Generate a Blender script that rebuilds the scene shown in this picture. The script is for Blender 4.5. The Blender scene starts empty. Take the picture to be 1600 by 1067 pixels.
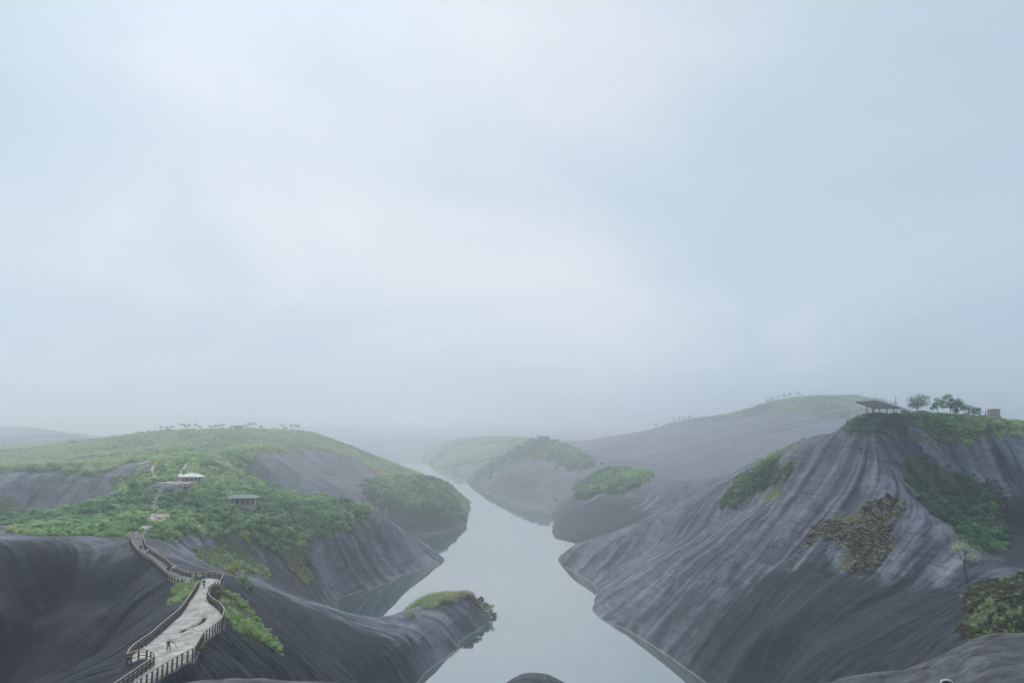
import bpy, bmesh, math, random
import numpy as np
from mathutils import Vector, Matrix, Euler

# ------------------------------------------------------------------ camera, world, sun, exposure
SC = bpy.context.scene
ROOT = SC.collection
CAM_H = 80.0
PITCH = math.radians(6.64)
FPX = 1155.0                       # focal length in pixels of the 1600 px wide photograph
cam_data = bpy.data.cameras.new('camera')
cam_data.sensor_width = 36.0
cam_data.lens = FPX / 1600.0 * 36.0
cam_data.clip_start = 0.5
cam_data.clip_end = 30000.0
cam = bpy.data.objects.new('camera', cam_data)
ROOT.objects.link(cam)
cam.location = (0, 0, CAM_H)
cam.rotation_euler = (math.pi / 2 + PITCH, 0, 0)
SC.camera = cam

SUN_EL, SUN_AZ = math.radians(48), math.radians(-24)      # azimuth from +Y towards +X

def N(nt, kind, loc=None, **kw):
    n = nt.nodes.new(kind)
    for k, v in kw.items():
        setattr(n, k, v)
    return n

def ramp(nt, stops, interp='LINEAR'):
    r = nt.nodes.new('ShaderNodeValToRGB')
    r.color_ramp.interpolation = interp
    els = r.color_ramp.elements
    while len(els) < len(stops):
        els.new(0.5)
    for e, (p, c) in zip(els, stops):
        e.position = p
        e.color = (c[0], c[1], c[2], 1) if hasattr(c, '__len__') else (c, c, c, 1)
    return r

world = bpy.data.worlds.new('World')
SC.world = world
world.use_nodes = True
wt = world.node_tree
wt.nodes.clear()
w_out = N(wt, 'ShaderNodeOutputWorld')
w_bg = N(wt, 'ShaderNodeBackground')
w_sky = N(wt, 'ShaderNodeTexSky', sky_type='NISHITA')
w_sky.sun_disc = False
w_sky.sun_elevation = SUN_EL
w_sky.sun_rotation = SUN_AZ
w_sky.altitude = 200
w_sky.air_density = 1.0
w_sky.dust_density = 3.0
w_bg.inputs['Strength'].default_value = 0.065
w_tc = N(wt, 'ShaderNodeTexCoord')
# the overcast layer: broad soft cloud masses, seen in perspective as a flat layer overhead
w_sep = N(wt, 'ShaderNodeSeparateXYZ')
wt.links.new(w_tc.outputs['Generated'], w_sep.inputs[0])
w_z = N(wt, 'ShaderNodeMath', operation='MAXIMUM'); wt.links.new(w_sep.outputs['Z'], w_z.inputs[0]); w_z.inputs[1].default_value = 0.0
w_za = N(wt, 'ShaderNodeMath', operation='ADD'); wt.links.new(w_z.outputs[0], w_za.inputs[0]); w_za.inputs[1].default_value = 0.28
w_dx = N(wt, 'ShaderNodeMath', operation='DIVIDE'); wt.links.new(w_sep.outputs['X'], w_dx.inputs[0]); wt.links.new(w_za.outputs[0], w_dx.inputs[1])
w_dy = N(wt, 'ShaderNodeMath', operation='DIVIDE'); wt.links.new(w_sep.outputs['Y'], w_dy.inputs[0]); wt.links.new(w_za.outputs[0], w_dy.inputs[1])
w_cmb = N(wt, 'ShaderNodeCombineXYZ'); wt.links.new(w_dx.outputs[0], w_cmb.inputs[0]); wt.links.new(w_dy.outputs[0], w_cmb.inputs[1])
w_n1 = N(wt, 'ShaderNodeTexNoise'); w_n1.inputs['Scale'].default_value = 0.85; w_n1.inputs['Detail'].default_value = 5; w_n1.inputs['Roughness'].default_value = 0.5; w_n1.inputs['Distortion'].default_value = 0.6
w_map = N(wt, 'ShaderNodeMapping'); w_map.inputs['Location'].default_value = SKY_OFF = (3.1, 1.7, 0.4)
wt.links.new(w_cmb.outputs[0], w_map.inputs[0]); wt.links.new(w_map.outputs[0], w_n1.inputs['Vector'])
# the cloud is thinner and brighter round the hidden sun
w_dot = N(wt, 'ShaderNodeVectorMath', operation='DOT_PRODUCT'); wt.links.new(w_tc.outputs['Generated'], w_dot.inputs[0])
w_dot.inputs[1].default_value = (-0.02, math.cos(0.42), math.sin(0.42))
w_d0 = N(wt, 'ShaderNodeMath', operation='MAXIMUM'); wt.links.new(w_dot.outputs['Value'], w_d0.inputs[0]); w_d0.inputs[1].default_value = 0.0
w_d1 = N(wt, 'ShaderNodeMath', operation='POWER'); wt.links.new(w_d0.outputs[0], w_d1.inputs[0]); w_d1.inputs[1].default_value = 11.0
w_d2 = N(wt, 'ShaderNodeMath', operation='MULTIPLY'); wt.links.new(w_d1.outputs[0], w_d2.inputs[0]); w_d2.inputs[1].default_value = 0.40
w_d3 = N(wt, 'ShaderNodeMath', operation='MULTIPLY_ADD'); wt.links.new(w_n1.outputs['Fac'], w_d3.inputs[0]); w_d3.inputs[1].default_value = 1.15; w_d3.inputs[2].default_value = -0.38
w_d4 = N(wt, 'ShaderNodeMath', operation='ADD'); wt.links.new(w_d2.outputs[0], w_d4.inputs[0]); wt.links.new(w_d3.outputs[0], w_d4.inputs[1])
w_r1 = ramp(wt, [(0.0, (3.6, 4.7, 5.9)), (0.35, (4.6, 5.45, 6.35)), (0.72, (6.7, 7.1, 7.5)), (1.0, (7.1, 7.4, 7.7))])
wt.links.new(w_d4.outputs[0], w_r1.inputs[0])
w_mix = N(wt, 'ShaderNodeMixRGB'); w_mix.inputs[0].default_value = 0.985
wt.links.new(w_sky.outputs[0], w_mix.inputs[1]); wt.links.new(w_r1.outputs[0], w_mix.inputs[2])
wt.links.new(w_mix.outputs[0], w_bg.inputs['Color'])
wt.links.new(w_bg.outputs[0], w_out.inputs['Surface'])

sun_data = bpy.data.lights.new('sun', 'SUN')
sun_data.energy = 1.5
sun_data.angle = math.radians(20)
sun_data.color = (1.0, 0.97, 0.92)
sun = bpy.data.objects.new('sun', sun_data)
ROOT.objects.link(sun)
sdir = Vector((math.sin(SUN_AZ) * math.cos(SUN_EL), math.cos(SUN_AZ) * math.cos(SUN_EL), math.sin(SUN_EL)))
sun.rotation_euler = sdir.to_track_quat('Z', 'Y').to_euler()

SC.view_settings.view_transform = 'Standard'
SC.view_settings.look = 'None'
SC.view_settings.exposure = 0.88
SC.view_settings.gamma = 1.0
SC.view_settings.use_curve_mapping = False
SC.render.engine = 'CYCLES'
SC.cycles.use_denoising = True
SC.cycles.max_bounces = 12
SC.cycles.volume_bounces = 10
SC.cycles.diffuse_bounces = 3
SC.cycles.glossy_bounces = 3
SC.cycles.transparent_max_bounces = 8

HAZE = 0.00072

# ------------------------------------------------------------------ helpers
CP, SP = math.cos(PITCH), math.sin(PITCH)
def ray(u, v):
    a, b = (u - 800.0) / FPX, (533.5 - v) / FPX
    return a, CP - b * SP, SP + b * CP
def PY(u, v, Y):
    """ground point seen at photo position u, v when it stands at depth Y"""
    a, f, h = ray(u, v); t = Y / f
    return (a * t, Y, CAM_H + h * t)
def PZ(u, v, z):
    a, f, h = ray(u, v); t = (z - CAM_H) / h
    return (a * t, f * t, z)
def project(x, y, z):
    dz = z - CAM_H
    f = y * CP + dz * SP
    up = -y * SP + dz * CP
    return 800.0 + FPX * x / f, 533.5 - FPX * up / f

def tag(o, label=None, cat=None, group=None, kind=None):
    if label: o['label'] = label
    if cat: o['category'] = cat
    if group: o['group'] = group
    if kind: o['kind'] = kind
    return o
def link(name, me, mat=None, parent=None):
    if mat is not None and not me.materials:
        me.materials.append(mat)
    o = bpy.data.objects.new(name, me)
    ROOT.objects.link(o)
    if parent is not None: o.parent = parent
    return o
def empty(name, loc, rz=0.0):
    o = bpy.data.objects.new(name, None)
    ROOT.objects.link(o)
    o.location = loc; o.rotation_euler = (0, 0, rz)
    return o
def copy_tree(o, parent=None):
    c = o.copy(); ROOT.objects.link(c)
    if parent is not None: c.parent = parent
    for ch in list(o.children):
        copy_tree(ch, c)
    return c

# numpy lattice noise
def _hash(ix, iy, seed):
    h = (ix.astype(np.int64) * 374761393 + iy.astype(np.int64) * 668265263 + seed * 974711) & 0x7fffffff
    h = ((h ^ (h >> 13)) * 1274126177) & 0x7fffffff
    h = h ^ (h >> 16)
    return (h & 0xffff).astype(np.float32) / 65535.0
def vnoise(x, y, seed=0):
    ix, iy = np.floor(x), np.floor(y)
    fx, fy = (x - ix).astype(np.float32), (y - iy).astype(np.float32)
    ix, iy = ix.astype(np.int64), iy.astype(np.int64)
    fx = fx * fx * (3 - 2 * fx); fy = fy * fy * (3 - 2 * fy)
    a, b = _hash(ix, iy, seed), _hash(ix + 1, iy, seed)
    c, d = _hash(ix, iy + 1, seed), _hash(ix + 1, iy + 1, seed)
    return (a + (b - a) * fx) * (1 - fy) + (c + (d - c) * fx) * fy
def fbm(x, y, octs=4, seed=0, gain=0.5):
    s, amp, tot = 0, 1.0, 0.0
    for k in range(octs):
        s = s + amp * vnoise(x * 2 ** k + 17.3 * k, y * 2 ** k - 9.1 * k, seed + k)
        tot += amp; amp *= gain
    return s / tot
def gblur(a, sig0, sig1):
    for ax, s in ((0, sig0), (1, sig1)):
        if s <= 0: continue
        R = int(3 * s) + 1
        k = np.exp(-0.5 * (np.arange(-R, R + 1) / s) ** 2); k /= k.sum()
        pad = [(0, 0), (0, 0)]; pad[ax] = (R, R)
        b = np.pad(a, pad, mode='edge')
        out = np.zeros_like(a)
        n = a.shape[ax]
        for q, wq in enumerate(k):
            out += wq * (b[q:q + n, :] if ax == 0 else b[:, q:q + n])
        a = out
    return a
def in_poly(u, v, poly):
    inside = np.zeros(u.shape, bool)
    n = len(poly)
    for k in range(n):
        x0, y0 = poly[k]; x1, y1 = poly[(k + 1) % n]
        if y0 == y1: continue
        c = ((y0 > v) != (y1 > v)) & (u < (x1 - x0) * (v - y0) / (y1 - y0) + x0)
        inside ^= c
    return inside

# ------------------------------------------------------------------ the land: ridge, brow, valley and shore lines, then a surface through them
TH = math.radians(38.5)
NT = 1120
R0, R1 = 55.0, 4200.0
NR = 1250
DT = 2 * TH / (NT - 1)
L0, L1 = math.log(R0), math.log(R1)
DL = (L1 - L0) / (NR - 1)

def zpath(Y):
    return float(np.interp(Y, [60, 92, 112, 158, 168, 205, 222, 275, 320, 345], [49.0, 48.6, 48.0, 47.2, 47.6, 51.2, 51.4, 50.5, 52.4, 54.0]))
def on_path(u, v, dz=0.0):
    """point on the path's surface plus dz along the ray u, v"""
    Y = 120.0
    for _ in range(40):
        x, y, z = PZ(u, v, zpath(Y) + dz)
        Y = 0.5 * Y + 0.5 * y
    return (x, y, z)

RAIL_H = 1.2
rail_right_px = [(205, 1075), (214.8, 1061), (235.5, 1049), (262.9, 1032.6), (283, 1021), (304, 1011), (311, 998), (319, 986), (336, 973.7), (347.5, 963), (350.8, 951), (344, 941), (329, 932), (324, 923), (325, 916.5), (337.5, 908), (345.8, 905), (349, 896.6), (344, 893.6), (329, 892.5), (308, 894.2), (292.5, 893.0), (281, 889), (270, 882), (258.7, 872), (247.5, 864.7), (236, 857), (227, 849.5), (224.4, 839.4), (226, 826.4)]
rail_left_px = [(165, 1075), (178, 1067), (200, 1052.5), (219.8, 1039), (234.7, 1029), (243, 1022.7), (236, 1016.9), (224.7, 1012.7), (208, 1017.7), (198, 1022), (201, 1015.5), (205.7, 1009), (218, 999.5), (236, 988), (253, 973), (269.5, 959.7), (282.8, 948), (292.7, 934.8), (302.7, 919.9), (311.8, 905.8)]
rail_stair_px = [(204, 829.8), (204, 838), (208, 849.5), (215, 857), (225, 864), (236, 869.8), (243, 876.5), (252, 885.5), (263, 894.5), (275.6, 900), (288, 902.4), (294.5, 901.8)]
rail_right = [on_path(u, v, RAIL_H) for u, v in rail_right_px]
rail_left = [on_path(u, v, RAIL_H) for u, v in rail_left_px]
rail_stair = [on_path(u, v, RAIL_H) for u, v in rail_stair_px]
def drop(pts, d): return [(x, y, z - d) for x, y, z in pts]

LINES = []
def ridge(*p): LINES.append([PY(*q) for q in p])            # (u, v, depth)
def shore(*p): LINES.append([PZ(u, v, 0.0) for u, v in p])
def atz(z, *p): LINES.append([PZ(u, v, z) for u, v in p])    # along a level z
def bed(z, *p): LINES.append([PZ(u, v, 0.0)[:2] + (z,) for u, v in p])   # under water, below the surface point seen at u, v
def wline(*p): LINES.append([tuple(q) for q in p])          # (x, y, z)

# lake bed
bed(-30, (850, 1100), (880, 1030), (860, 980), (850, 930), (800, 850), (775, 810), (745, 775), (700, 742), (660, 722), (630, 715.5), (625, 713))
bed(-16, (790, 915), (700, 915), (640, 925), (600, 940), (560, 955))
bed(-16, (740, 870), (705, 855), (675, 847))
wline((-55, 540, -7), (-130, 560, 0), (-230, 560, 12))
bed(-14, (800, 800), (825, 800), (800, 785))
wline((40, 300, -28), (40, 230, -28), (25, 150, -20), (0, 90, -14), (0, 56, -14))
bed(-14, (598, 715.5), (603, 719), (615, 723), (640, 731), (668, 740.5), (700, 749), (728, 765), (757, 790), (752, 830), (748, 870), (730, 895), (712, 908))
bed(-14, (655, 716), (660, 724), (690, 735), (714, 747), (742, 765), (790, 774), (826, 790), (838, 812), (836, 845), (856, 880), (892, 912), (898, 950), (920, 985), (985, 1030), (1060, 1080))
bed(-14, (800, 950), (785, 990), (748, 1025), (710, 1060), (690, 1090))
# path ridge
LINES.append(drop(rail_right, RAIL_H)); LINES.append(drop(rail_left, RAIL_H)); LINES.append(drop(rail_stair, RAIL_H))
cl = [(-58, 60), (-60, 92), (-52.5, 112), (-52, 125), (-59, 140), (-66, 157), (-74, 164), (-84, 176), (-95, 190), (-104, 205), (-107, 222)]
# left silhouette of the ridge, then the gully and the dark cliff
ridge((234, 893, 172), (222, 925, 163), (205, 965, 152), (185, 1005, 141), (165, 1040, 130), (130, 1067, 118))
wline((-108, 184, 40), (-104, 165, 30), (-102, 145, 20), (-100, 120, 10), (-92, 90, 3), (-80, 60, -2))
ridge((-60, 843, 172), (0, 843, 176), (100, 843, 190), (170, 845, 200), (205, 850, 203))
ridge((-60, 862, 168), (0, 862, 171), (100, 862, 184), (165, 864, 192), (205, 868, 196))
ridge((-60, 950, 158), (0, 950, 160), (80, 950, 172), (150, 950, 178), (196, 950, 176))
ridge((-60, 1067, 140), (0, 1067, 143), (80, 1067, 150), (140, 1067, 152))
wline((-150, 110, 8), (-120, 100, 6), (-160, 70, 0))
# right flank of the path ridge and the saddle to the knob
ridge((345, 905, 160), (375, 913, 172), (420, 930, 190), (470, 947, 213), (520, 972, 236), (567, 978, 256), (605, 970, 275), (630, 951, 292), (652, 939, 306), (695, 927, 318), (740, 922, 326), (757, 935, 325), (765, 950, 321))
ridge((345, 985, 128), (380, 1000, 134), (430, 1005, 150), (480, 1015, 178), (540, 1020, 215))
ridge((300, 1040, 108), (380, 1045, 118), (450, 1050, 140), (520, 1045, 178), (560, 1060, 198))
ridge((610, 1012, 240), (680, 968, 287), (718, 948, 306))
wline((-20, 110, 2), (-25, 150, 8), (-28, 180, 10), (-12, 80, 0))
wline((-40, 100, 34), (-36, 85, 28), (-36, 60, 26))
shore((765, 962), (766, 975), (742, 988), (725, 995), (717, 1015), (700, 1029), (667, 1047), (650, 1067), (630, 1095), (560, 1150))
shore((770, 945), (740, 936), (700, 943), (650, 958), (610, 985), (560, 996), (530, 990), (518, 975))
# shore of the green hill
shore((518, 975), (527, 955), (527, 942), (502, 937), (542, 927), (575, 922), (595, 912), (610, 907), (625, 894), (655, 889), (685, 885), (697.5, 872.5), (690, 866), (660, 858), (640, 852))
ridge((430, 915, 262), (470, 928, 290), (500, 937, 325))
ridge((570, 790, 425), (600, 803, 440), (620, 815, 450), (660, 843, 462), (687, 863, 468))
ridge((578, 785, 435), (520, 778, 430), (450, 772, 425), (400, 766, 415), (350, 752, 400), (310, 745, 390))
ridge((560, 804, 412), (500, 818, 382), (440, 815, 345), (380, 812, 312), (300, 812, 275), (250, 815, 240))
ridge((560, 830, 405), (500, 850, 368), (440, 868, 322), (350, 866, 285), (290, 862, 240), (250, 852, 222))
ridge((600, 850, 425), (520, 880, 374), (470, 905, 328), (430, 900, 298), (380, 903, 262), (345, 893, 215))
ridge((650, 868, 445), (605, 885, 412), (560, 905, 383))
# path further up, platform
ridge((237, 822, 222), (241, 797, 275), (250, 770, 320), (262, 757, 345), (300, 755, 350))
ridge((0, 822, 225), (60, 812, 250), (110, 802, 275), (160, 782, 310), (205, 768, 330), (235, 745, 352))
ridge((-60, 838, 190), (0, 836, 190), (100, 832, 208), (190, 824, 218))
# ridge above the platform
ridge((262, 745, 362), (255, 730, 400), (240, 720, 430), (215, 725, 440))
ridge((290, 725, 420), (295, 715, 470), (340, 705, 540), (400, 700, 620), (440, 690, 700))
ridge((165, 745, 430), (90, 737, 450), (30, 740, 440), (-30, 735, 450))
ridge((175, 770, 418), (150, 778, 424), (80, 782, 428), (20, 786, 428), (-40, 788, 428))
wline((-230, 400, 14), (-280, 400, 12), (-330, 400, 12))
wline((-200, 350, 20), (-240, 320, 22), (-280, 300, 25))
ridge((0, 732, 520), (100, 727, 520), (200, 717, 530), (240, 712, 520))
ridge((-30, 745, 640), (100, 722, 640), (200, 708, 640), (300, 698, 650))
# hill behind the green hill
ridge((-40, 722, 800), (30, 707, 830), (100, 695, 850), (170, 684, 870), (250, 673, 900), (330, 670, 920), (430, 670, 960), (490, 672, 980), (510, 683, 985), (545, 700, 1050), (568, 713, 1130), (586, 725, 1200))
ridge((395, 703, 800), (430, 692, 850), (480, 692, 880), (520, 700, 880), (560, 722, 900), (610, 748, 900))
ridge((390, 735, 690), (430, 770, 700), (500, 778, 730), (560, 775, 800), (590, 765, 840))
shore((576, 718), (589, 718), (592, 712.5))
ridge((590, 728, 1400), (598, 733, 1330), (614, 740, 1290), (636, 748, 1200))
shore((589, 718), (600, 722), (612, 729), (645, 741), (690, 752), (710, 765), (739, 785), (726, 800), (732, 815), (712, 827.5), (680, 831), (652, 835), (620, 838))
ridge((575, 768, 700), (590, 748, 690), (620, 742, 680), (660, 741, 680), (700, 750, 695), (722, 768, 730), (733, 782, 790))
ridge((578, 790, 600), (620, 790, 600), (660, 790, 600), (700, 790, 618), (722, 797, 650))
wline((-800, 1500, 5), (-500, 1600, 5), (-330, 1700, 3))
wline((-1100, 1300, 8), (-900, 1150, 10))
# far left hills
ridge((-40, 664, 2000), (30, 664, 2000), (60, 667, 2000), (90, 673, 1950), (140, 681, 1850), (190, 688, 1750))
ridge((50, 680, 1500), (90, 672, 1500), (130, 681, 1480), (160, 690, 1400))
wline((-1700, 2500, 2), (-900, 2400, 2), (-450, 2500, 2))
wline((-2000, 3000, 2), (-900, 3000, 2), (0, 3000, 2), (900, 3000, 3), (2200, 3000, 3))
wline((-450, 2300, 1.5), (-330, 2330, 1.5), (-250, 2330, 1.5))
ridge((560, 693, 2700), (600, 684, 2700), (650, 677, 2700), (680, 679, 2700), (705, 687, 2700))
ridge((400, 668, 4000), (520, 664, 4000), (620, 670, 4000), (760, 665, 4000), (840, 668, 4000))
ridge((100, 667, 4000), (300, 663, 4000))
# right side far
shore((660, 712), (665, 722), (685, 730), (710, 737), (724, 748), (726, 757), (760, 762), (785, 766), (850, 767), (872, 772), (880, 780), (862, 792))
ridge((672, 700, 2000), (700, 686, 1900), (750, 682, 1800), (800, 682, 1700), (820, 690, 1500))
ridge((690, 712, 1750), (720, 708, 1600), (750, 715, 1450), (770, 725, 1300))
ridge((733, 752, 1060), (760, 735, 1080), (790, 712, 1110), (812, 695, 1140), (845, 683, 1150), (872, 689, 1140), (900, 703, 1100), (925, 718, 1000), (945, 730, 900))
ridge((760, 750, 1010), (800, 735, 1020), (850, 735, 1010), (890, 745, 980))
# near-middle knobs on the right
shore((862, 792), (850, 795), (846, 800), (857, 807), (866, 812), (860, 817), (854, 830), (854, 837), (862, 843), (880, 846), (902, 850), (925, 846))
ridge((857, 790, 735), (880, 775, 745), (905, 765, 750), (930, 750, 745))
ridge((868, 815, 640), (890, 795, 650), (912, 765, 690), (930, 740, 710), (955, 731, 715), (985, 736, 700), (1010, 746, 650), (1045, 749, 600), (1085, 746, 550), (1130, 740, 500), (1180, 719, 450), (1240, 691, 390), (1290, 672, 330))
ridge((880, 820, 600), (930, 805, 600), (980, 800, 590), (1020, 790, 560))
wline((95, 530, 6), (130, 500, 14), (165, 450, 30))
wline((180, 850, 8), (260, 740, 12), (340, 640, 16), (430, 540, 30))
def ridgef(*p): LINES.append([PY(u, v, Y * 1.38) for u, v, Y in p])
# the long back ridge
ridgef((895, 693, 1200), (935, 686, 1150), (990, 673, 1120), (1020, 673, 1100), (1045, 656, 1080), (1085, 654, 1050), (1140, 649, 1020), (1165, 640, 1010), (1200, 626, 1000), (1240, 617, 990), (1300, 615, 980), (1355, 615, 960), (1390, 628, 940), (1440, 645, 900), (1500, 660, 880))
ridgef((960, 715, 1000), (1020, 710, 930), (1100, 700, 880), (1180, 690, 850), (1250, 672, 840), (1320, 660, 820))
ridgef((1000, 738, 880), (1100, 735, 800), (1180, 712, 780))
wline((600, 2100, 4), (1200, 2000, 4), (250, 2150, 3))
wline((1400, 2400, 3), (800, 2600, 3), (1900, 2400, 3))
# the big rock hill on the right
shore((925, 846), (880, 860), (868, 866), (865, 874), (877, 884), (900, 897), (920, 909), (932, 921), (920, 938), (917, 955), (927, 964), (940, 972), (962, 978), (978, 983), (983, 990), (1010, 1003), (1040, 1020), (1065, 1040), (1092, 1055), (1108, 1067), (1140, 1095), (1190, 1140))
ridge((869, 868, 466), (885, 856, 458), (910, 847, 445), (960, 835, 430), (1010, 813, 410), (1060, 796, 390), (1125, 768, 365), (1160, 746, 345), (1225, 711, 315), (1300, 673, 292), (1325, 658, 284), (1345, 645, 280), (1400, 640, 278), (1500, 645, 282), (1600, 657, 282), (1700, 668, 280))
wline((230, 330, 80), (260, 420, 62), (330, 380, 70), (420, 420, 60))
ridge((1345, 668, 270), (1420, 668, 274), (1500, 676, 276), (1600, 690, 275), (1700, 700, 272))
# brow crest descending to the right
ridge((1345, 672, 268), (1385, 705, 264), (1420, 745, 252), (1445, 790, 236), (1480, 840, 216), (1540, 880, 196), (1600, 905, 178), (1680, 930, 160))
# front shoulder ridge
ridge((1310, 690, 280), (1300, 740, 275), (1290, 790, 262), (1270, 840, 250), (1300, 885, 236), (1360, 910, 222), (1420, 925, 208), (1500, 930, 190))
ridge((1240, 760, 300), (1180, 790, 325), (1120, 820, 340), (1060, 850, 362), (990, 880, 400))
ridge((1230, 860, 262), (1180, 890, 272), (1120, 920, 280), (1060, 950, 290), (1000, 960, 305))
ridge((1250, 960, 222), (1180, 990, 226), (1130, 1010, 230))
ridge((1430, 1000, 176), (1370, 1010, 184), (1300, 1020, 196), (1230, 1050, 202))
ridge((1500, 1010, 160), (1505, 970, 168), (1500, 935, 186))
# gully with bushes and the cliff behind it
ridge((1415, 728, 268), (1460, 770, 258), (1500, 810, 246), (1540, 850, 232), (1580, 880, 222))
ridge((1410, 712, 276), (1480, 725, 274), (1560, 735, 268), (1640, 745, 262))
ridge((1520, 770, 262), (1580, 820, 248), (1640, 850, 240))
# slope at the lower right
ridge((1520, 900, 182), (1560, 930, 166), (1600, 940, 158), (1680, 950, 150))
ridge((1515, 990, 156), (1560, 1000, 148), (1620, 1010, 140))
wline((75, 130, 2), (90, 100, 4), (110, 80, 8), (60, 60, 0))
wline((140, 130, 22), (160, 100, 28), (90, 140, 12))

PW, Z0 = 1.45, 31.0
def to_w(z): return np.sign(z + Z0) * np.abs(z + Z0) ** PW
def to_z(w): return np.sign(w) * np.abs(w) ** (1 / PW) - Z0

pi, pj, pw = [], [], []
for line in LINES:
    for (xa, ya, za), (xb, yb, zb) in zip(line[:-1], line[1:]):
        ra, rb = math.hypot(xa, ya), math.hypot(xb, yb)
        n = max(2, int(math.hypot(xb - xa, yb - ya) / (min(ra, rb) * DT * 0.8)) + 2)
        t = np.linspace(0, 1, n)
        x, y, z = xa + (xb - xa) * t, ya + (yb - ya) * t, za + (zb - za) * t
        pi.append((np.arctan2(x, y) + TH) / DT); pj.append((np.log(np.hypot(x, y)) - L0) / DL); pw.append(to_w(z))
pi, pj, pw = np.concatenate(pi), np.concatenate(pj), np.concatenate(pw)
W = None
for f, iters in ((32, 400), (16, 300), (8, 250), (4, 160), (2, 90), (1, 40)):
    nt, nr = (NT + f - 1) // f, (NR + f - 1) // f
    ci, cj = np.floor(pi / f + 0.5 * (f == 1)).astype(int), np.floor(pj / f + 0.5 * (f == 1)).astype(int)
    ok = (ci >= 0) & (ci < nt) & (cj >= 0) & (cj < nr)
    idx = ci[ok] * nr + cj[ok]
    cnt = np.bincount(idx, minlength=nt * nr).reshape(nt, nr)
    sm = np.bincount(idx, weights=pw[ok], minlength=nt * nr).reshape(nt, nr)
    fixed = cnt > 0
    val = np.where(fixed, sm / np.maximum(cnt, 1), 0)
    if W is None:
        W = np.full((nt, nr), pw.mean())
    else:
        W = W.repeat(2, 0).repeat(2, 1)[:nt, :nr]
        if W.shape != (nt, nr):
            W = np.pad(W, ((0, nt - W.shape[0]), (0, nr - W.shape[1])), mode='edge')
        W = gblur(W, 0.7, 0.7)
    W[fixed] = val[fixed]
    wt_, wr_ = 1 / DT ** 2, 1 / DL ** 2
    s_ = 2 * (wt_ + wr_)
    for _ in range(iters):
        Pd = np.pad(W, 1, mode='edge')
        A = (wt_ * (Pd[:-2, 1:-1] + Pd[2:, 1:-1]) + wr_ * (Pd[1:-1, :-2] + Pd[1:-1, 2:])) / s_
        W = np.where(fixed, val, A)
Z = to_z(W)

th = -TH + DT * np.arange(NT)
rr = np.exp(L0 + DL * np.arange(NR))
X = np.sin(th)[:, None] * rr[None, :]
Yg = np.cos(th)[:, None] * rr[None, :]
RR = np.broadcast_to(rr[None, :], Z.shape)
Zs = gblur(Z, 9, 3.2)
Zp = gblur(Z, 2.5, 1.0)
# keep the path strip crisp, round the rest
U, V = project(X, Yg, Z)
path_poly = [p[:2] for p in rail_left] + [PZ(320, 903, 47.5)[:2], PZ(303, 900, 47.6)[:2]] + [p[:2] for p in rail_stair[::-1]] + [PZ(226, 826, 51.3)[:2]] + [p[:2] for p in rail_right[::-1]]
near_path = in_poly(X, Yg, path_poly) & (Yg < 245)
pm = gblur(near_path.astype(np.float32), 5, 1.5)
pmw = np.clip(gblur(near_path.astype(np.float32), 10, 3) * 1.6, 0, 1)
Zs = Zp * pmw + Zs * (1 - pmw)
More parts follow.
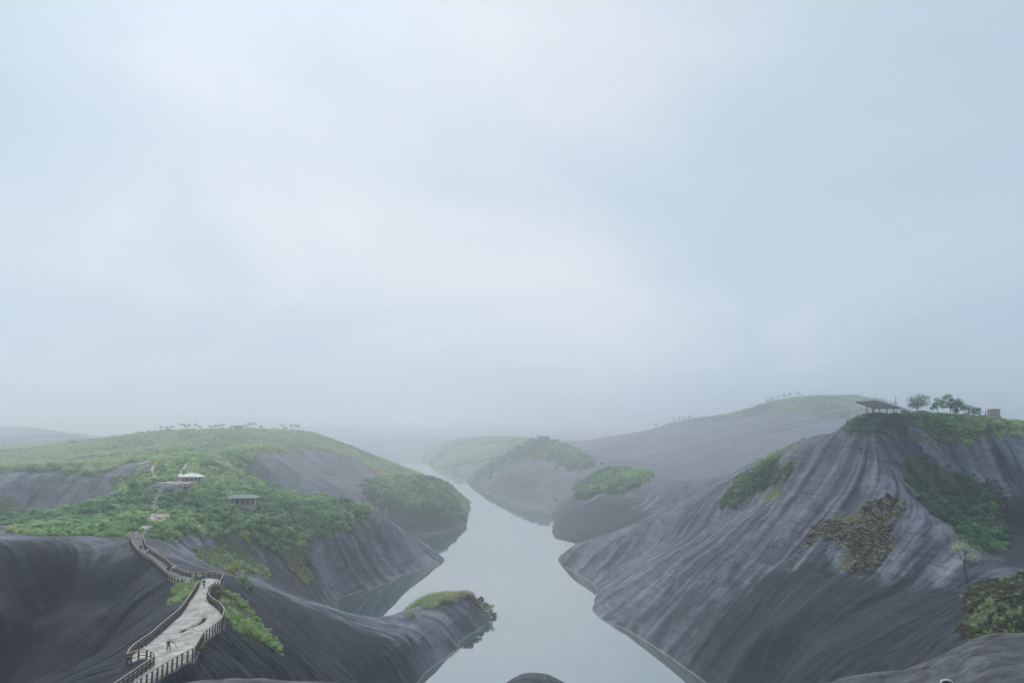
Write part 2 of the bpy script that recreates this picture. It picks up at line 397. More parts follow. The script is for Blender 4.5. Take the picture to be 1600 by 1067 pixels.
# ------------------------------------------------------------------ what grows where (outlines on the land, with their range of distance)
VEG = [  # name, outline, nearest, farthest depth, look
    ('green_hill', [(0, 705), (0, 824), (60, 812), (0, 842), (60, 842), (100, 838), (150, 843), (205, 846), (205, 830), (226, 826), (236, 846), (262, 842), (290, 838), (330, 836), (370, 840), (400, 856), (430, 870), (452, 862), (470, 850), (500, 838), (530, 826), (560, 812), (576, 800), (576, 782), (560, 740), (400, 690), (200, 716)], 195, 560),
    ('cliff_fringe', [(300, 862), (360, 850), (410, 868), (440, 880), (420, 895), (370, 895), (320, 885)], 200, 300),
    ('upper_slopes', [(-60, 735), (-60, 700), (100, 690), (250, 655), (490, 655), (520, 668), (600, 705), (660, 735), (640, 752), (600, 755), (580, 730), (545, 715), (520, 705), (480, 703), (440, 706), (395, 703), (388, 725), (395, 745), (420, 765), (300, 760), (230, 735), (165, 738), (60, 738), (0, 745)], 415, 1700),
    ('left_mid', [(-60, 800), (-60, 760), (0, 765), (15, 790), (40, 805), (150, 795), (180, 770), (165, 745), (210, 735), (240, 740), (160, 790), (0, 832), (-60, 835)], 335, 470),
    ('knob', [(572, 775), (578, 730), (640, 730), (715, 745), (728, 770), (727, 800), (700, 803), (660, 801), (620, 795), (580, 790)], 592, 800),
    ('spur', [(540, 700), (575, 716), (605, 738), (640, 765), (580, 765), (590, 745)], 640, 1400),
    ('peninsula', [(740, 924), (752, 912), (785, 915), (790, 945), (772, 965), (764, 950), (755, 935)], 300, 340),
    ('far_low_hill', [(655, 725), (665, 690), (760, 670), (830, 680), (830, 705), (800, 705), (760, 722), (730, 725), (705, 735)], 1250, 2400),
    ('mid_peak', [(726, 756), (760, 725), (800, 690), (830, 672), (870, 680), (905, 705), (935, 730), (900, 737), (870, 722), (845, 715), (810, 722), (780, 735), (755, 745)], 850, 1250),
    ('right_knob', [(905, 780), (903, 735), (950, 712), (1012, 726), (1014, 745), (996, 758), (985, 772), (955, 765), (930, 776)], 620, 780),
    ('small_point', [(848, 790), (870, 765), (890, 762), (880, 775), (862, 785)], 690, 780),
    ('back_ridge', [(1045, 650), (1085, 648), (1140, 645), (1195, 620), (1240, 610), (1400, 610), (1390, 640), (1350, 655), (1280, 650), (1230, 640), (1170, 652), (1085, 660)], 1150, 1700),
    ('right_shoulder', [(1130, 778), (1140, 758), (1165, 738), (1235, 708), (1248, 722), (1246, 745), (1225, 765), (1180, 782), (1150, 792), (1130, 790)], 300, 380),
    ('right_ridge', [(1180, 722), (1240, 692), (1300, 672), (1310, 664), (1240, 700), (1190, 728)], 340, 470),
    ('right_top', [(1325, 650), (1345, 640), (1620, 640), (1620, 690), (1560, 680), (1500, 684), (1440, 680), (1380, 668), (1340, 670), (1325, 662)], 260, 480),
    ('gully', [(1400, 730), (1440, 722), (1500, 735), (1530, 765), (1560, 800), (1570, 850), (1560, 868), (1530, 858), (1480, 815), (1450, 785), (1430, 760)], 205, 275),
    ('right_slope', [(1505, 915), (1540, 905), (1620, 900), (1620, 985), (1560, 988), (1522, 1006), (1510, 985), (1515, 950)], 120, 205),
    ('ridge_bushes', [(328, 918), (345, 905), (352, 925), (372, 948), (400, 968), (428, 1000), (440, 1022), (420, 1012), (395, 1000), (370, 985), (352, 965), (348, 945)], 110, 175),
    ('ridge_left_grass', [(272, 938), (270, 918), (300, 900), (316, 898), (308, 908), (290, 935), (282, 946)], 140, 175),
]
BROWN = [('brown_patch', [(1248, 838), (1290, 808), (1340, 788), (1375, 778), (1420, 785), (1418, 800), (1395, 812), (1402, 850), (1400, 880), (1378, 895), (1360, 903), (1340, 892), (1300, 880), (1318, 862), (1300, 845), (1275, 850), (1258, 850)], 225, 290),
         ('shoulder_brown', [(1120, 795), (1150, 790), (1200, 780), (1225, 765), (1235, 775), (1200, 790), (1150, 800), (1130, 812)], 300, 380),
         ('gully_brown', [(1500, 745), (1580, 755), (1575, 850), (1540, 790)], 215, 275),
         ('top_brown', [(1300, 680), (1340, 672), (1500, 684), (1600, 700), (1500, 705), (1400, 690), (1330, 690)], 255, 300),
         ('peninsula_brown', [(725, 930), (745, 922), (765, 945), (755, 958), (738, 945)], 305, 330),
         ('cliff_brown', [(430, 850), (470, 850), (490, 905), (470, 925), (440, 880)], 270, 345)]
warp_u = (fbm(X * 0.09, Yg * 0.09, 3, 11) - 0.5) * 26
warp_v = (fbm(X * 0.09, Yg * 0.09, 3, 41) - 0.5) * 18
wsc = np.clip(260 / RR, 0.25, 1.4)
UW, VW = U + warp_u * wsc, V + warp_v * wsc
veg = np.zeros(Z.shape, bool); brown = np.zeros(Z.shape, bool); vid = np.full(Z.shape, -1, np.int16)
for k, (nm, poly, y0, y1) in enumerate(VEG):
    m = (Yg > y0) & (Yg < y1)
    q = np.zeros(Z.shape, bool)
    q[m] = in_poly(UW[m], VW[m], poly)
    q &= (Z > 2.5) & ~near_path
    veg |= q; vid[q] = k
EXC = np.zeros(Z.shape, bool)
for poly, y0, y1 in (([(-60, 742), (40, 736), (165, 743), (182, 765), (150, 792), (110, 801), (40, 800), (15, 772), (-60, 770)], 375, 475),
                     ([(150, 747), (198, 722), (236, 716), (241, 722), (200, 741)], 380, 480), ([(240, 752), (305, 750), (300, 757), (275, 769), (246, 768)], 325, 362)):
    m = (Yg > y0) & (Yg < y1)
    q = np.zeros(Z.shape, bool); q[m] = in_poly(UW[m], VW[m], poly)
    veg &= ~q; vid[q] = -1; EXC |= q
for nm, poly, y0, y1 in BROWN:
    m = (Yg > y0) & (Yg < y1)
    q = np.zeros(Z.shape, bool); q[m] = in_poly(UW[m], VW[m], poly)
    brown |= q & (Z > 1)
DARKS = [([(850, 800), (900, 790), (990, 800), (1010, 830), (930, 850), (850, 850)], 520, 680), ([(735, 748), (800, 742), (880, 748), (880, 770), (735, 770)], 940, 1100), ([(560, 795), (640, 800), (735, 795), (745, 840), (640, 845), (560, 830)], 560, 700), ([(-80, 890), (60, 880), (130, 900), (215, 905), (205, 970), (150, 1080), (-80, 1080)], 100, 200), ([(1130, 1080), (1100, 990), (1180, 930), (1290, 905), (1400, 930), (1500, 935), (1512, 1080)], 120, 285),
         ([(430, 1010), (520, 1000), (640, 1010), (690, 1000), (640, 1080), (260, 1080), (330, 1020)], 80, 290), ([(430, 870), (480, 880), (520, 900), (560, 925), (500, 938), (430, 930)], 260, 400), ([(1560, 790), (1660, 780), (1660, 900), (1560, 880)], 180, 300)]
dark = np.zeros(Z.shape, np.float32)  # slopes whose rock colour is darkened to stand in for shade and thinner haze
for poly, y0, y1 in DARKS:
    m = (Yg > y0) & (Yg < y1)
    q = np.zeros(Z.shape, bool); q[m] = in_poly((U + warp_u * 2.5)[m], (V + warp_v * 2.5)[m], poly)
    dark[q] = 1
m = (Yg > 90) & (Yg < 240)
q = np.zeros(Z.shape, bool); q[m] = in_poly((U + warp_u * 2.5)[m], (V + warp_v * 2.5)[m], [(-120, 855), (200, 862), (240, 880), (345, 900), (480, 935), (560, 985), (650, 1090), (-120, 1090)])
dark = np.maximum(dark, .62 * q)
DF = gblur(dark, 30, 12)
VF = gblur(veg.astype(np.float32), 3, 1.2)
BF = gblur(brown.astype(np.float32), 3, 1.2)

# ------------------------------------------------------------------ flutes and streaks: noise drawn out along the fall line
gth, gl = np.gradient(gblur(Zs, 10, 4))
gx, gl = gth / (RR * DT), gl / (RR * DL)
slope = np.hypot(gx, gl)
nx, nl = -gx / (slope + 1e-6), -gl / (slope + 1e-6)
II, JJ = np.meshgrid(np.arange(NT, dtype=np.float32), np.arange(NR, dtype=np.float32), indexing='ij')
def bil(a, i, j):
    i = np.clip(i, 0, NT - 1.001); j = np.clip(j, 0, NR - 1.001)
    i0, j0 = i.astype(np.int32), j.astype(np.int32)
    fi, fj = i - i0, j - j0
    k = i0 * NR + j0
    a = a.ravel()
    return (a[k] * (1 - fj) + a[k + 1] * fj) * (1 - fi) + (a[k + NR] * (1 - fj) + a[k + NR + 1] * fj) * fi
step = 0.6 * np.clip(RR / 250, 0.5, 4).astype(np.float32)
mov = np.clip(slope / 0.12, 0, 1)
di, dj = (nx * step * mov / (RR * DT)).astype(np.float32), (nl * step * mov / (RR * DL)).astype(np.float32)
def streak(fields, k_iter):
    a, b = II + di, JJ + dj
    outs = [f.astype(np.float32) for f in fields]
    for k in range(k_iter):
        outs = [0.5 * (o + bil(o, a, b)) for o in outs]
        if k < k_iter - 1:
            a2, b2 = bil(a, a, b), bil(b, a, b)
            a, b = a2, b2
    return outs
far = np.clip(RR / 260, 0.55, 3.0)
wx, wy = X + 3 * fbm(X * .05, Yg * .05, 2, 5), Yg + 3 * fbm(X * .05, Yg * .05, 2, 6)
# world-size noise, a little coarser on the far hills
big = vnoise(wx / 11, wy / 11, 1)
midn = vnoise(wx / 4.6, wy / 4.6, 2)
fine = vnoise(wx / 1.7, wy / 1.7, 3)
fin2 = vnoise(wx / 0.8, wy / 0.8, 4)
big, midn = streak([big, midn], 6)
fin3 = vnoise(II / 1.5, JJ / 1.0, 8)
fine, fin2, fin3 = streak([fine, fin2, fin3], 5)
def norm(a):
    m, s = a.mean(), a.std(); return np.clip((a - m) / (s + 1e-6), -3, 3)
big, midn, fine, fin2, fin3 = norm(big), norm(midn), norm(fine), norm(fin2), norm(fin3)
rock = (1 - 0.75 * VF) * (1 - pmw)
sl = np.clip((slope - 0.12) / 0.5, 0, 1)
def vee(a): return -np.abs(a) + 0.8               # rounded ribs between sharp runnels
amp = rock * sl * np.clip(Zs / 6, 0.15, 1)
disp = amp * (0.55 * vee(big * 0.8) + 0.17 * vee(midn * 0.9) + 0.10 * fine + 0.08 * fin2 + 0.07 * np.clip(RR / 280, .4, 2) * fin3)
ledge = fbm(X * 0.02, Yg * 0.02 + Zs * 0.22, 3, 77) - 0.5      # faint bedding steps
disp += rock * 1.3 * ledge
disp += rock * 1.5 * (fbm(X * 0.16, Yg * 0.16, 4, 321) - 0.5) * np.exp(-np.abs(Zs) / 3.0)
disp += rock * 0.9 * (fbm(X * 0.05, Yg * 0.05, 4, 123) - 0.5) * np.clip(Zs / 8, 0, 1)
disp += (1 - rock) * (1 - pmw) * 0.8 * (fbm(X * 0.12, Yg * 0.12, 3, 9) - 0.5)
disp += pmw * 0.35 * (fbm(X * 0.28, Yg * 0.28, 2, 13) - 0.5)
crack = np.full(Z.shape, 9.0)
cm = (RR < 150)
for seg in ([(320, 962), (317, 968), (308, 974), (298, 979), (291, 981), (282, 987)], [(309, 925), (321, 924)],):
    w = [on_path(u, v) for u, v in seg]
    for (xa, ya, _), (xb, yb, _) in zip(w[:-1], w[1:]):
        t = np.clip(((X[cm] - xa) * (xb - xa) + (Yg[cm] - ya) * (yb - ya)) / ((xb - xa) ** 2 + (yb - ya) ** 2), 0, 1)
        crack[cm] = np.minimum(crack[cm], np.hypot(X[cm] - xa - t * (xb - xa), Yg[cm] - ya - t * (yb - ya)))
disp -= 0.7 * np.clip(1 - crack / 0.55, 0, 1)
pm = pm * np.clip((168.5 - Yg) / 3, 0.12, 1) * (1 - 0.9 * np.clip(1.4 - crack / 0.4, 0, 1))
ZF = Zs + disp
streak_col = np.clip(0.5 + 0.05 * big + 0.09 * midn + 0.13 * fine + 0.13 * fin2 + 0.15 * fin3 + 0.06 * (vee(big * 0.8) - 0.2) + 0.05 * (vee(midn) - 0.1), 0, 1) * 1.0
streak_col = 0.5 + (streak_col - 0.5) * np.clip(0.35 + sl, 0, 1) * 0.85

def terrain_mesh(name, keep):
    vi = -np.ones(keep.size, np.int64)
    q = keep[:-1, :-1] & keep[1:, :-1] & keep[:-1, 1:] & keep[1:, 1:]
    used = np.zeros(keep.shape, bool)
    used[:-1, :-1] |= q; used[1:, :-1] |= q; used[:-1, 1:] |= q; used[1:, 1:] |= q
    fl = np.flatnonzero(used.ravel()); vi[fl] = np.arange(len(fl))
    co = np.stack([X.ravel()[fl], Yg.ravel()[fl], ZF.ravel()[fl]], 1).astype(np.float32)
    a = np.flatnonzero(np.pad(q, ((0, 1), (0, 1))).ravel())
    faces = np.stack([vi[a], vi[a + 1], vi[a + NR + 1], vi[a + NR]], 1)[:, ::-1]
    me = bpy.data.meshes.new(name)
    me.vertices.add(len(co)); me.vertices.foreach_set('co', co.ravel())
    me.loops.add(faces.size); me.loops.foreach_set('vertex_index', faces.astype(np.int32).ravel())
    me.polygons.add(len(faces)); me.polygons.foreach_set('loop_start', np.arange(0, faces.size, 4, dtype=np.int32))
    me.polygons.foreach_set('use_smooth', np.ones(len(faces), bool))
    for nm, arr in (('veg', VF), ('brown', BF), ('path', pm), ('streak', streak_col), ('slope', slope), ('painted_shade', DF)):
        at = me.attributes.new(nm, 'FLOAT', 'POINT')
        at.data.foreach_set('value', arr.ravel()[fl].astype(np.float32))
    me.update(calc_edges=True)
    return me, len(faces)

# ------------------------------------------------------------------ materials
def new_mat(name):
    m = bpy.data.materials.new(name); m.use_nodes = True
    return m, m.node_tree, m.node_tree.nodes['Principled BSDF']
def attr(nt, name, kind='GEOMETRY'):
    a = N(nt, 'ShaderNodeAttribute'); a.attribute_name = name; a.attribute_type = kind
    return a
def mixc(nt, fac, a, b, mode='MIX'):
    m = N(nt, 'ShaderNodeMixRGB', blend_type=mode)
    for k, x in ((0, fac), (1, a), (2, b)):
        if hasattr(x, 'is_linked'): nt.links.new(x, m.inputs[k])
        elif hasattr(x, '__len__'): m.inputs[k].default_value = (x[0], x[1], x[2], 1)
        else: m.inputs[k].default_value = x
    return m.outputs[0]
def math_(nt, op, a, b=None, clamp=False):
    m = N(nt, 'ShaderNodeMath', operation=op); m.use_clamp = clamp
    for k, x in ((0, a), (1, b)):
        if x is None: continue
        if hasattr(x, 'is_linked'): nt.links.new(x, m.inputs[k])
        else: m.inputs[k].default_value = x
    return m.outputs[0]
def noise(nt, vec, scale, detail=4, rough=0.55, dist=0.0):
    n = N(nt, 'ShaderNodeTexNoise'); n.inputs['Scale'].default_value = scale; n.inputs['Detail'].default_value = detail
    n.inputs['Roughness'].default_value = rough; n.inputs['Distortion'].default_value = dist
    if vec is not None: nt.links.new(vec, n.inputs['Vector'])
    return n.outputs['Fac']
def flat_mat(name, col, rough=0.7, metal=0.0, var=0.25, scale=3.0):
    m, nt, b = new_mat(name)
    tc = N(nt, 'ShaderNodeTexCoord')
    n = noise(nt, tc.outputs['Object'], scale)
    c = mixc(nt, n, [x * (1 - var) for x in col], [min(1, x * (1 + var)) for x in col])
    nt.links.new(c, b.inputs['Base Color'])
    b.inputs['Roughness'].default_value = rough; b.inputs['Metallic'].default_value = metal
    return m

def rock_material():
    m, nt, b = new_mat('fluted_rock')
    g = N(nt, 'ShaderNodeNewGeometry')
    P = g.outputs['Position']
    st = attr(nt, 'streak').outputs['Fac']
    n_big = noise(nt, P, 0.028, 4, 0.6, 0.6)
    n_mid = noise(nt, P, 0.16, 6, 0.62, 0.5)
    n_fin = noise(nt, P, 1.3, 8, 0.74)
    base = ramp(nt, [(0.37, (0.010, 0.017, 0.030)), (0.455, (0.052, 0.065, 0.092)), (0.54, (0.135, 0.150, 0.185)), (0.66, (0.235, 0.245, 0.270))])
    s1 = math_(nt, 'ADD', math_(nt, 'MULTIPLY', st, 0.30), math_(nt, 'MULTIPLY', n_mid, 0.38))
    s2 = math_(nt, 'ADD', s1, math_(nt, 'MULTIPLY', n_fin, 0.31))
    nt.links.new(s2, base.inputs[0])
    warm = ramp(nt, [(0.52, 0.0), (0.70, 1.0)]); nt.links.new(n_big, warm.inputs[0])
    c = mixc(nt, math_(nt, 'MULTIPLY', warm.outputs[0], 0.22), base.outputs[0], (0.12, 0.098, 0.105))
    cool = ramp(nt, [(0.32, 1.0), (0.52, 0.0)]); nt.links.new(n_big, cool.inputs[0])
    c = mixc(nt, math_(nt, 'MULTIPLY', cool.outputs[0], 0.55), c, (0.010, 0.022, 0.034))
    # wind-worn bedding lines, thin and broken
    sx = N(nt, 'ShaderNodeSeparateXYZ'); nt.links.new(P, sx.inputs[0])
    wv = N(nt, 'ShaderNodeTexNoise'); wv.inputs['Scale'].default_value = 1.0; wv.inputs['Detail'].default_value = 7; wv.inputs['Roughness'].default_value = 0.68
    mp = N(nt, 'ShaderNodeMapping'); mp.inputs['Scale'].default_value = (0.045, 0.045, 0.9); nt.links.new(P, mp.inputs[0]); nt.links.new(mp.outputs[0], wv.inputs['Vector'])
    bed = ramp(nt, [(0.36, 0.55), (0.44, 0.88), (0.5, 1.0), (0.62, 1.22)]); nt.links.new(wv.outputs['Fac'], bed.inputs[0])
    c = mixc(nt, 0.75, c, mixc(nt, 1.0, c, bed.outputs[0], 'MULTIPLY'))
    # deeper shade painted into the colour of the marked slopes, broken up by the runnels
    lk = ramp(nt, [(0.30, 0.0), (0.55, 1.0)]); nt.links.new(math_(nt, 'ADD', attr(nt, 'painted_shade').outputs['Fac'], math_(nt, 'MULTIPLY', math_(nt, 'SUBTRACT', 0.5, s1), 1.1)), lk.inputs[0])
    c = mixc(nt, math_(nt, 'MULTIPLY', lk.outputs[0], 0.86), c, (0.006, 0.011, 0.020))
    # dark blotches, pits and pale scars where the skin of the rock has flaked
    bl = ramp(nt, [(0.60, 0.0), (0.68, 1.0)]); nt.links.new(noise(nt, P, 0.42, 7, 0.72, 0.3), bl.inputs[0])
    c = mixc(nt, math_(nt, 'MULTIPLY', bl.outputs[0], 0.55), c, (0.020, 0.024, 0.030))
    vo = N(nt, 'ShaderNodeTexVoronoi'); vo.inputs['Scale'].default_value = 0.22; nt.links.new(P, vo.inputs['Vector'])
    vo.inputs['Randomness'].default_value = 1.0
    pt = ramp(nt, [(0.03, 1.0), (0.10, 0.0)]); nt.links.new(math_(nt, 'ADD', vo.outputs['Distance'], math_(nt, 'MULTIPLY', n_fin, 0.12)), pt.inputs[0])
    c = mixc(nt, math_(nt, 'MULTIPLY', pt.outputs[0], 0.8), c, (0.016, 0.017, 0.018))
    sc = ramp(nt, [(0.66, 0.0), (0.72, 1.0)]); nt.links.new(noise(nt, P, 0.11, 8, 0.75, 0.8), sc.inputs[0])
    c = mixc(nt, math_(nt, 'MULTIPLY', sc.outputs[0], 0.5), c, (0.27, 0.235, 0.22))
    # soil and dead grass in the brown patches
    bmask_n = noise(nt, P, 0.55, 5, 0.7, 0.4)
    bm = math_(nt, 'MULTIPLY', attr(nt, 'brown').outputs['Fac'], 1.0)
    bsum = math_(nt, 'ADD', bm, math_(nt, 'MULTIPLY', bmask_n, 0.9))
    bmk = ramp(nt, [(0.80, 0.0), (0.98, 1.0)]); nt.links.new(math_(nt, 'MULTIPLY', bsum, 0.66), bmk.inputs[0])
    bcol = ramp(nt, [(0.35, (0.035, 0.040, 0.026)), (0.5, (0.085, 0.075, 0.048)), (0.66, (0.17, 0.145, 0.10))]); nt.links.new(noise(nt, P, 0.8, 5, 0.7), bcol.inputs[0])
    c = mixc(nt, bmk.outputs[0], c, bcol.outputs[0])
    # soil under the shrubs
    vcol = ramp(nt, [(0.35, (0.030, 0.042, 0.020)), (0.65, (0.075, 0.095, 0.045))]); nt.links.new(noise(nt, P, 0.3, 5, 0.7), vcol.inputs[0])
    va = math_(nt, 'ADD', attr(nt, 'veg').outputs['Fac'], math_(nt, 'MULTIPLY', math_(nt, 'SUBTRACT', bmask_n, 0.5), 0.9))
    vm = ramp(nt, [(0.35, 0.0), (0.6, 1.0)]); nt.links.new(va, vm.inputs[0])
    c = mixc(nt, vm.outputs[0], c, vcol.outputs[0])
    # walked-on rock of the ridge path
    pcol = ramp(nt, [(0.25, (0.17, 0.165, 0.16)), (0.5, (0.38, 0.36, 0.335)), (0.72, (0.58, 0.555, 0.51))]); nt.links.new(noise(nt, P, 0.5, 6, 0.6, 0.8), pcol.inputs[0])
    pmk = ramp(nt, [(0.35, 0.0), (0.62, 1.0)]); nt.links.new(math_(nt, 'ADD', attr(nt, 'path').outputs['Fac'], math_(nt, 'MULTIPLY', math_(nt, 'SUBTRACT', n_mid, 0.5), 0.4)), pmk.inputs[0])
    c = mixc(nt, pmk.outputs[0], c, pcol.outputs[0])
    # the bleached line left by the water level
    wl = ramp(nt, [(0.0, 1.0), (0.05, 1.0), (0.12, 0.0)]); nt.links.new(math_(nt, 'MULTIPLY', math_(nt, 'ADD', sx.outputs['Z'], math_(nt, 'MULTIPLY', n_mid, -0.5)), 1.0), wl.inputs[0])
    c = mixc(nt, math_(nt, 'MULTIPLY', wl.outputs[0], math_(nt, 'MULTIPLY', attr(nt, 'slope').outputs['Fac'], 0.45, True)), c, (0.36, 0.32, 0.30))
    nt.links.new(c, b.inputs['Base Color'])
    b.inputs['Roughness'].default_value = 0.85
    b.inputs['Specular IOR Level'].default_value = 0.2
    bp = N(nt, 'ShaderNodeBump'); bp.inputs['Strength'].default_value = 1.0; bp.inputs['Distance'].default_value = 0.6
    h = math_(nt, 'ADD', math_(nt, 'MULTIPLY', st, 1.1), math_(nt, 'ADD', math_(nt, 'MULTIPLY', n_fin, 0.35), math_(nt, 'MULTIPLY', wv.outputs['Fac'], 0.6)))
    nt.links.new(h, bp.inputs['Height']); nt.links.new(bp.outputs[0], b.inputs['Normal'])
    return m
M_ROCK = rock_material()

keep = ZF > -0.9
left = (X < np.interp(Yg, [55, 260, 330, 420, 480, 560, 700, 900, 1200, 1600, 2300, 4200], [-22, -12, 8, -5, -8, 0, -10, -40, -125, -200, -260, -300]))
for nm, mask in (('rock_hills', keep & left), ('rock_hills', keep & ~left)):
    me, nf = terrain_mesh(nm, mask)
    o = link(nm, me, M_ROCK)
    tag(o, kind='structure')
    print('terrain faces', nf)

# ------------------------------------------------------------------ water
def water_material():
    m, nt, b = new_mat('still_green_water')
    nt.nodes.remove(b)
    out = nt.nodes['Material Output']
    g = N(nt, 'ShaderNodeNewGeometry')
    n = noise(nt, g.outputs['Position'], 0.25, 3, 0.5)
    n2 = noise(nt, g.outputs['Position'], 0.012, 3, 0.5)
    bp = N(nt, 'ShaderNodeBump'); bp.inputs['Strength'].default_value = 0.02; bp.inputs['Distance'].default_value = 0.05
    nt.links.new(n, bp.inputs['Height'])
    body = N(nt, 'ShaderNodeBsdfDiffuse')
    c = mixc(nt, n2, (0.010, 0.062, 0.066), (0.016, 0.085, 0.088))
    nt.links.new(c, body.inputs['Color'])
    gl = N(nt, 'ShaderNodeBsdfGlossy'); gl.inputs['Roughness'].default_value = 0.012
    nt.links.new(bp.outputs[0], gl.inputs['Normal'])
    fr = N(nt, 'ShaderNodeFresnel'); fr.inputs['IOR'].default_value = 2.0
    nt.links.new(bp.outputs[0], fr.inputs['Normal'])
    mx = N(nt, 'ShaderNodeMixShader')
    nt.links.new(math_(nt, 'POWER', fr.outputs[0], 0.31), mx.inputs[0]); nt.links.new(body.outputs[0], mx.inputs[1]); nt.links.new(gl.outputs[0], mx.inputs[2])
    nt.links.new(mx.outputs[0], out.inputs['Surface'])
    return m
def grid_sheet(name, x0, x1, y0, y1, z, mat, nx=1, ny=1):
    bm = bmesh.new()
    vs = [[bm.verts.new((x0 + (x1 - x0) * i / nx, y0 + (y1 - y0) * j / ny, z)) for j in range(ny + 1)] for i in range(nx + 1)]
    for i in range(nx):
        for j in range(ny):
            bm.faces.new((vs[i][j], vs[i + 1][j], vs[i + 1][j + 1], vs[i][j + 1]))
    me = bpy.data.meshes.new(name); bm.to_mesh(me); bm.free()
    return link(name, me, mat)
tag(grid_sheet('lake_water', -5800, 5800, -250, 9500, 0.0, water_material(), 8, 8), kind='structure')
# the flat silty shore and fields past the head of the lake
def plain_mat():
    m, nt, b = new_mat('silt_plain')
    g = N(nt, 'ShaderNodeNewGeometry')
    r = ramp(nt, [(0.4, (0.20, 0.13, 0.10)), (0.52, (0.26, 0.19, 0.15)), (0.6, (0.10, 0.12, 0.06))])
    nt.links.new(noise(nt, g.outputs['Position'], 0.004, 5, 0.6), r.inputs[0])
    nt.links.new(r.outputs[0], b.inputs['Base Color']); b.inputs['Roughness'].default_value = 0.95
    return m
tag(grid_sheet('far_plain_ground', -5700, 5700, 2280, 9400, 0.8, plain_mat(), 6, 6), kind='structure')
# ------------------------------------------------------------------ reading the land back
def ground(x, y):
    i = (math.atan2(x, y) + TH) / DT; j = (math.log(math.hypot(x, y)) - L0) / DL
    i = min(max(i, 0), NT - 1.001); j = min(max(j, 0), NR - 1.001)
    i0, j0 = int(i), int(j); fi, fj = i - i0, j - j0
    return float((ZF[i0, j0] * (1 - fj) + ZF[i0, j0 + 1] * fj) * (1 - fi) + (ZF[i0 + 1, j0] * (1 - fj) + ZF[i0 + 1, j0 + 1] * fj) * fi)
def hit(u, v, y0, y1=3500):
    """first land met by the ray u, v beyond depth y0"""
    a, f, h = ray(u, v)
    Y = y0
    while Y < y1:
        t = Y / f
        if CAM_H + h * t <= max(ground(a * t, Y), 0): break
        Y += max(0.25, Y * 0.0015)
    return (a * Y / f, Y, max(ground(a * Y / f, Y), 0))
def stand(u, v, y0, y1=3500):
    """hit(), or where the land rises nearest to that ray in the range"""
    p = hit(u, v, y0, y1)
    if p[1] < y1 - 1: return p
    a, f, h = ray(u, v)
    best = min(np.arange(y0, y1, max(0.5, y0 * 0.002)), key=lambda Y: CAM_H + h * Y / f - ground(a * Y / f, Y))
    return (a * best / f, float(best), ground(a * best / f, best))

PATHS = {'main': ([(224, 829), (231, 824), (237, 819), (240, 812), (243, 800), (241, 790), (244, 779), (252, 768)], 212, 1.9),
         'upper': ([(281, 751), (284, 744), (282, 738), (288, 731), (294, 723)], 345, 1.6), 'side': ([(241, 752), (241, 742), (238, 734), (240, 728)], 345, 1.3),
         'curved': ([(215, 727), (232, 721), (246, 718), (258, 717)], 400, 1.8), 'track': ([(178, 786), (195, 779), (210, 775), (222, 772)], 290, 1.1), 'lower': ([(0, 826), (40, 822), (80, 816), (110, 806)], 205, .9)}
def near_line(pts, rad):
    d = np.full(Z.shape, 1e9); 
    for (xa, ya, *_), (xb, yb, *_) in zip(pts[:-1], pts[1:]):
        m = (Yg > min(ya, yb) - rad - 5) & (Yg < max(ya, yb) + rad + 5)
        t = np.clip(((X[m] - xa) * (xb - xa) + (Yg[m] - ya) * (yb - ya)) / ((xb - xa) ** 2 + (yb - ya) ** 2 + 1e-6), 0, 1)
        d[m] = np.minimum(d[m], np.hypot(X[m] - xa - t * (xb - xa), Yg[m] - ya - t * (yb - ya)))
    return d < rad
for px_, y0_, w_ in PATHS.values():
    w3 = [hit(u, v, y0_) for u, v in px_]
    EXC |= near_line(w3, w_)
    # keep the sight line to the path: nothing tall directly on its near side
for (u_, v_, y_, r_) in ((299, 752.5, 345, 7), (292, 757, 338, 5), (379, 794, 290, 8), (370, 799, 285, 6), (385, 800, 283, 5), (255, 810, 215, 3.5), (200, 770, 300, 2.5)):
    q_ = stand(u_, v_, y_); EXC |= np.hypot(X - q_[0], Yg - q_[1]) < r_
q_ = stand(264, 758, 335); EXC |= (np.abs(X - q_[0] - .5) < 9) & (np.abs(Yg - q_[1] + 1) < 11)
VF = VF * (1 - .6 * gblur(EXC.astype(np.float32), 2, 1))
# ------------------------------------------------------------------ foliage
def leaf_mat(name, source, shift=0.0, stops=None, spread=0.35):
    m, nt, b = new_mat(name)
    stops = stops or [(0.0, (0.018, 0.085, 0.060)), (0.28, (0.100, 0.260, 0.120)), (0.58, (0.290, 0.470, 0.185)), (0.85, (0.460, 0.580, 0.260)), (1.0, (0.40, 0.32, 0.22))]
    r = ramp(nt, stops)
    g = N(nt, 'ShaderNodeNewGeometry')
    rnd = math_(nt, 'MULTIPLY', math_(nt, 'SUBTRACT', g.outputs['Random Per Island'], 0.5), spread)
    if source == 'instance':
        t = attr(nt, 'tint', 'INSTANCER').outputs['Fac']
    else:
        t = N(nt, 'ShaderNodeValue'); t.outputs[0].default_value = source; t = t.outputs[0]
    nt.links.new(math_(nt, 'ADD', math_(nt, 'ADD', t, rnd), shift), r.inputs[0])
    nt.links.new(r.outputs[0], b.inputs['Base Color'])
    b.inputs['Roughness'].default_value = 0.6
    b.inputs['Specular IOR Level'].default_value = 0.3
    tr = N(nt, 'ShaderNodeBsdfTranslucent'); nt.links.new(r.outputs[0], tr.inputs['Color'])
    ad = N(nt, 'ShaderNodeMixShader'); ad.inputs[0].default_value = 0.45
    out = nt.nodes['Material Output']
    nt.links.new(b.outputs[0], ad.inputs[1]); nt.links.new(tr.outputs[0], ad.inputs[2]); nt.links.new(ad.outputs[0], out.inputs['Surface'])
    return m
M_LEAFI = leaf_mat('shrub_leaves', 'instance')
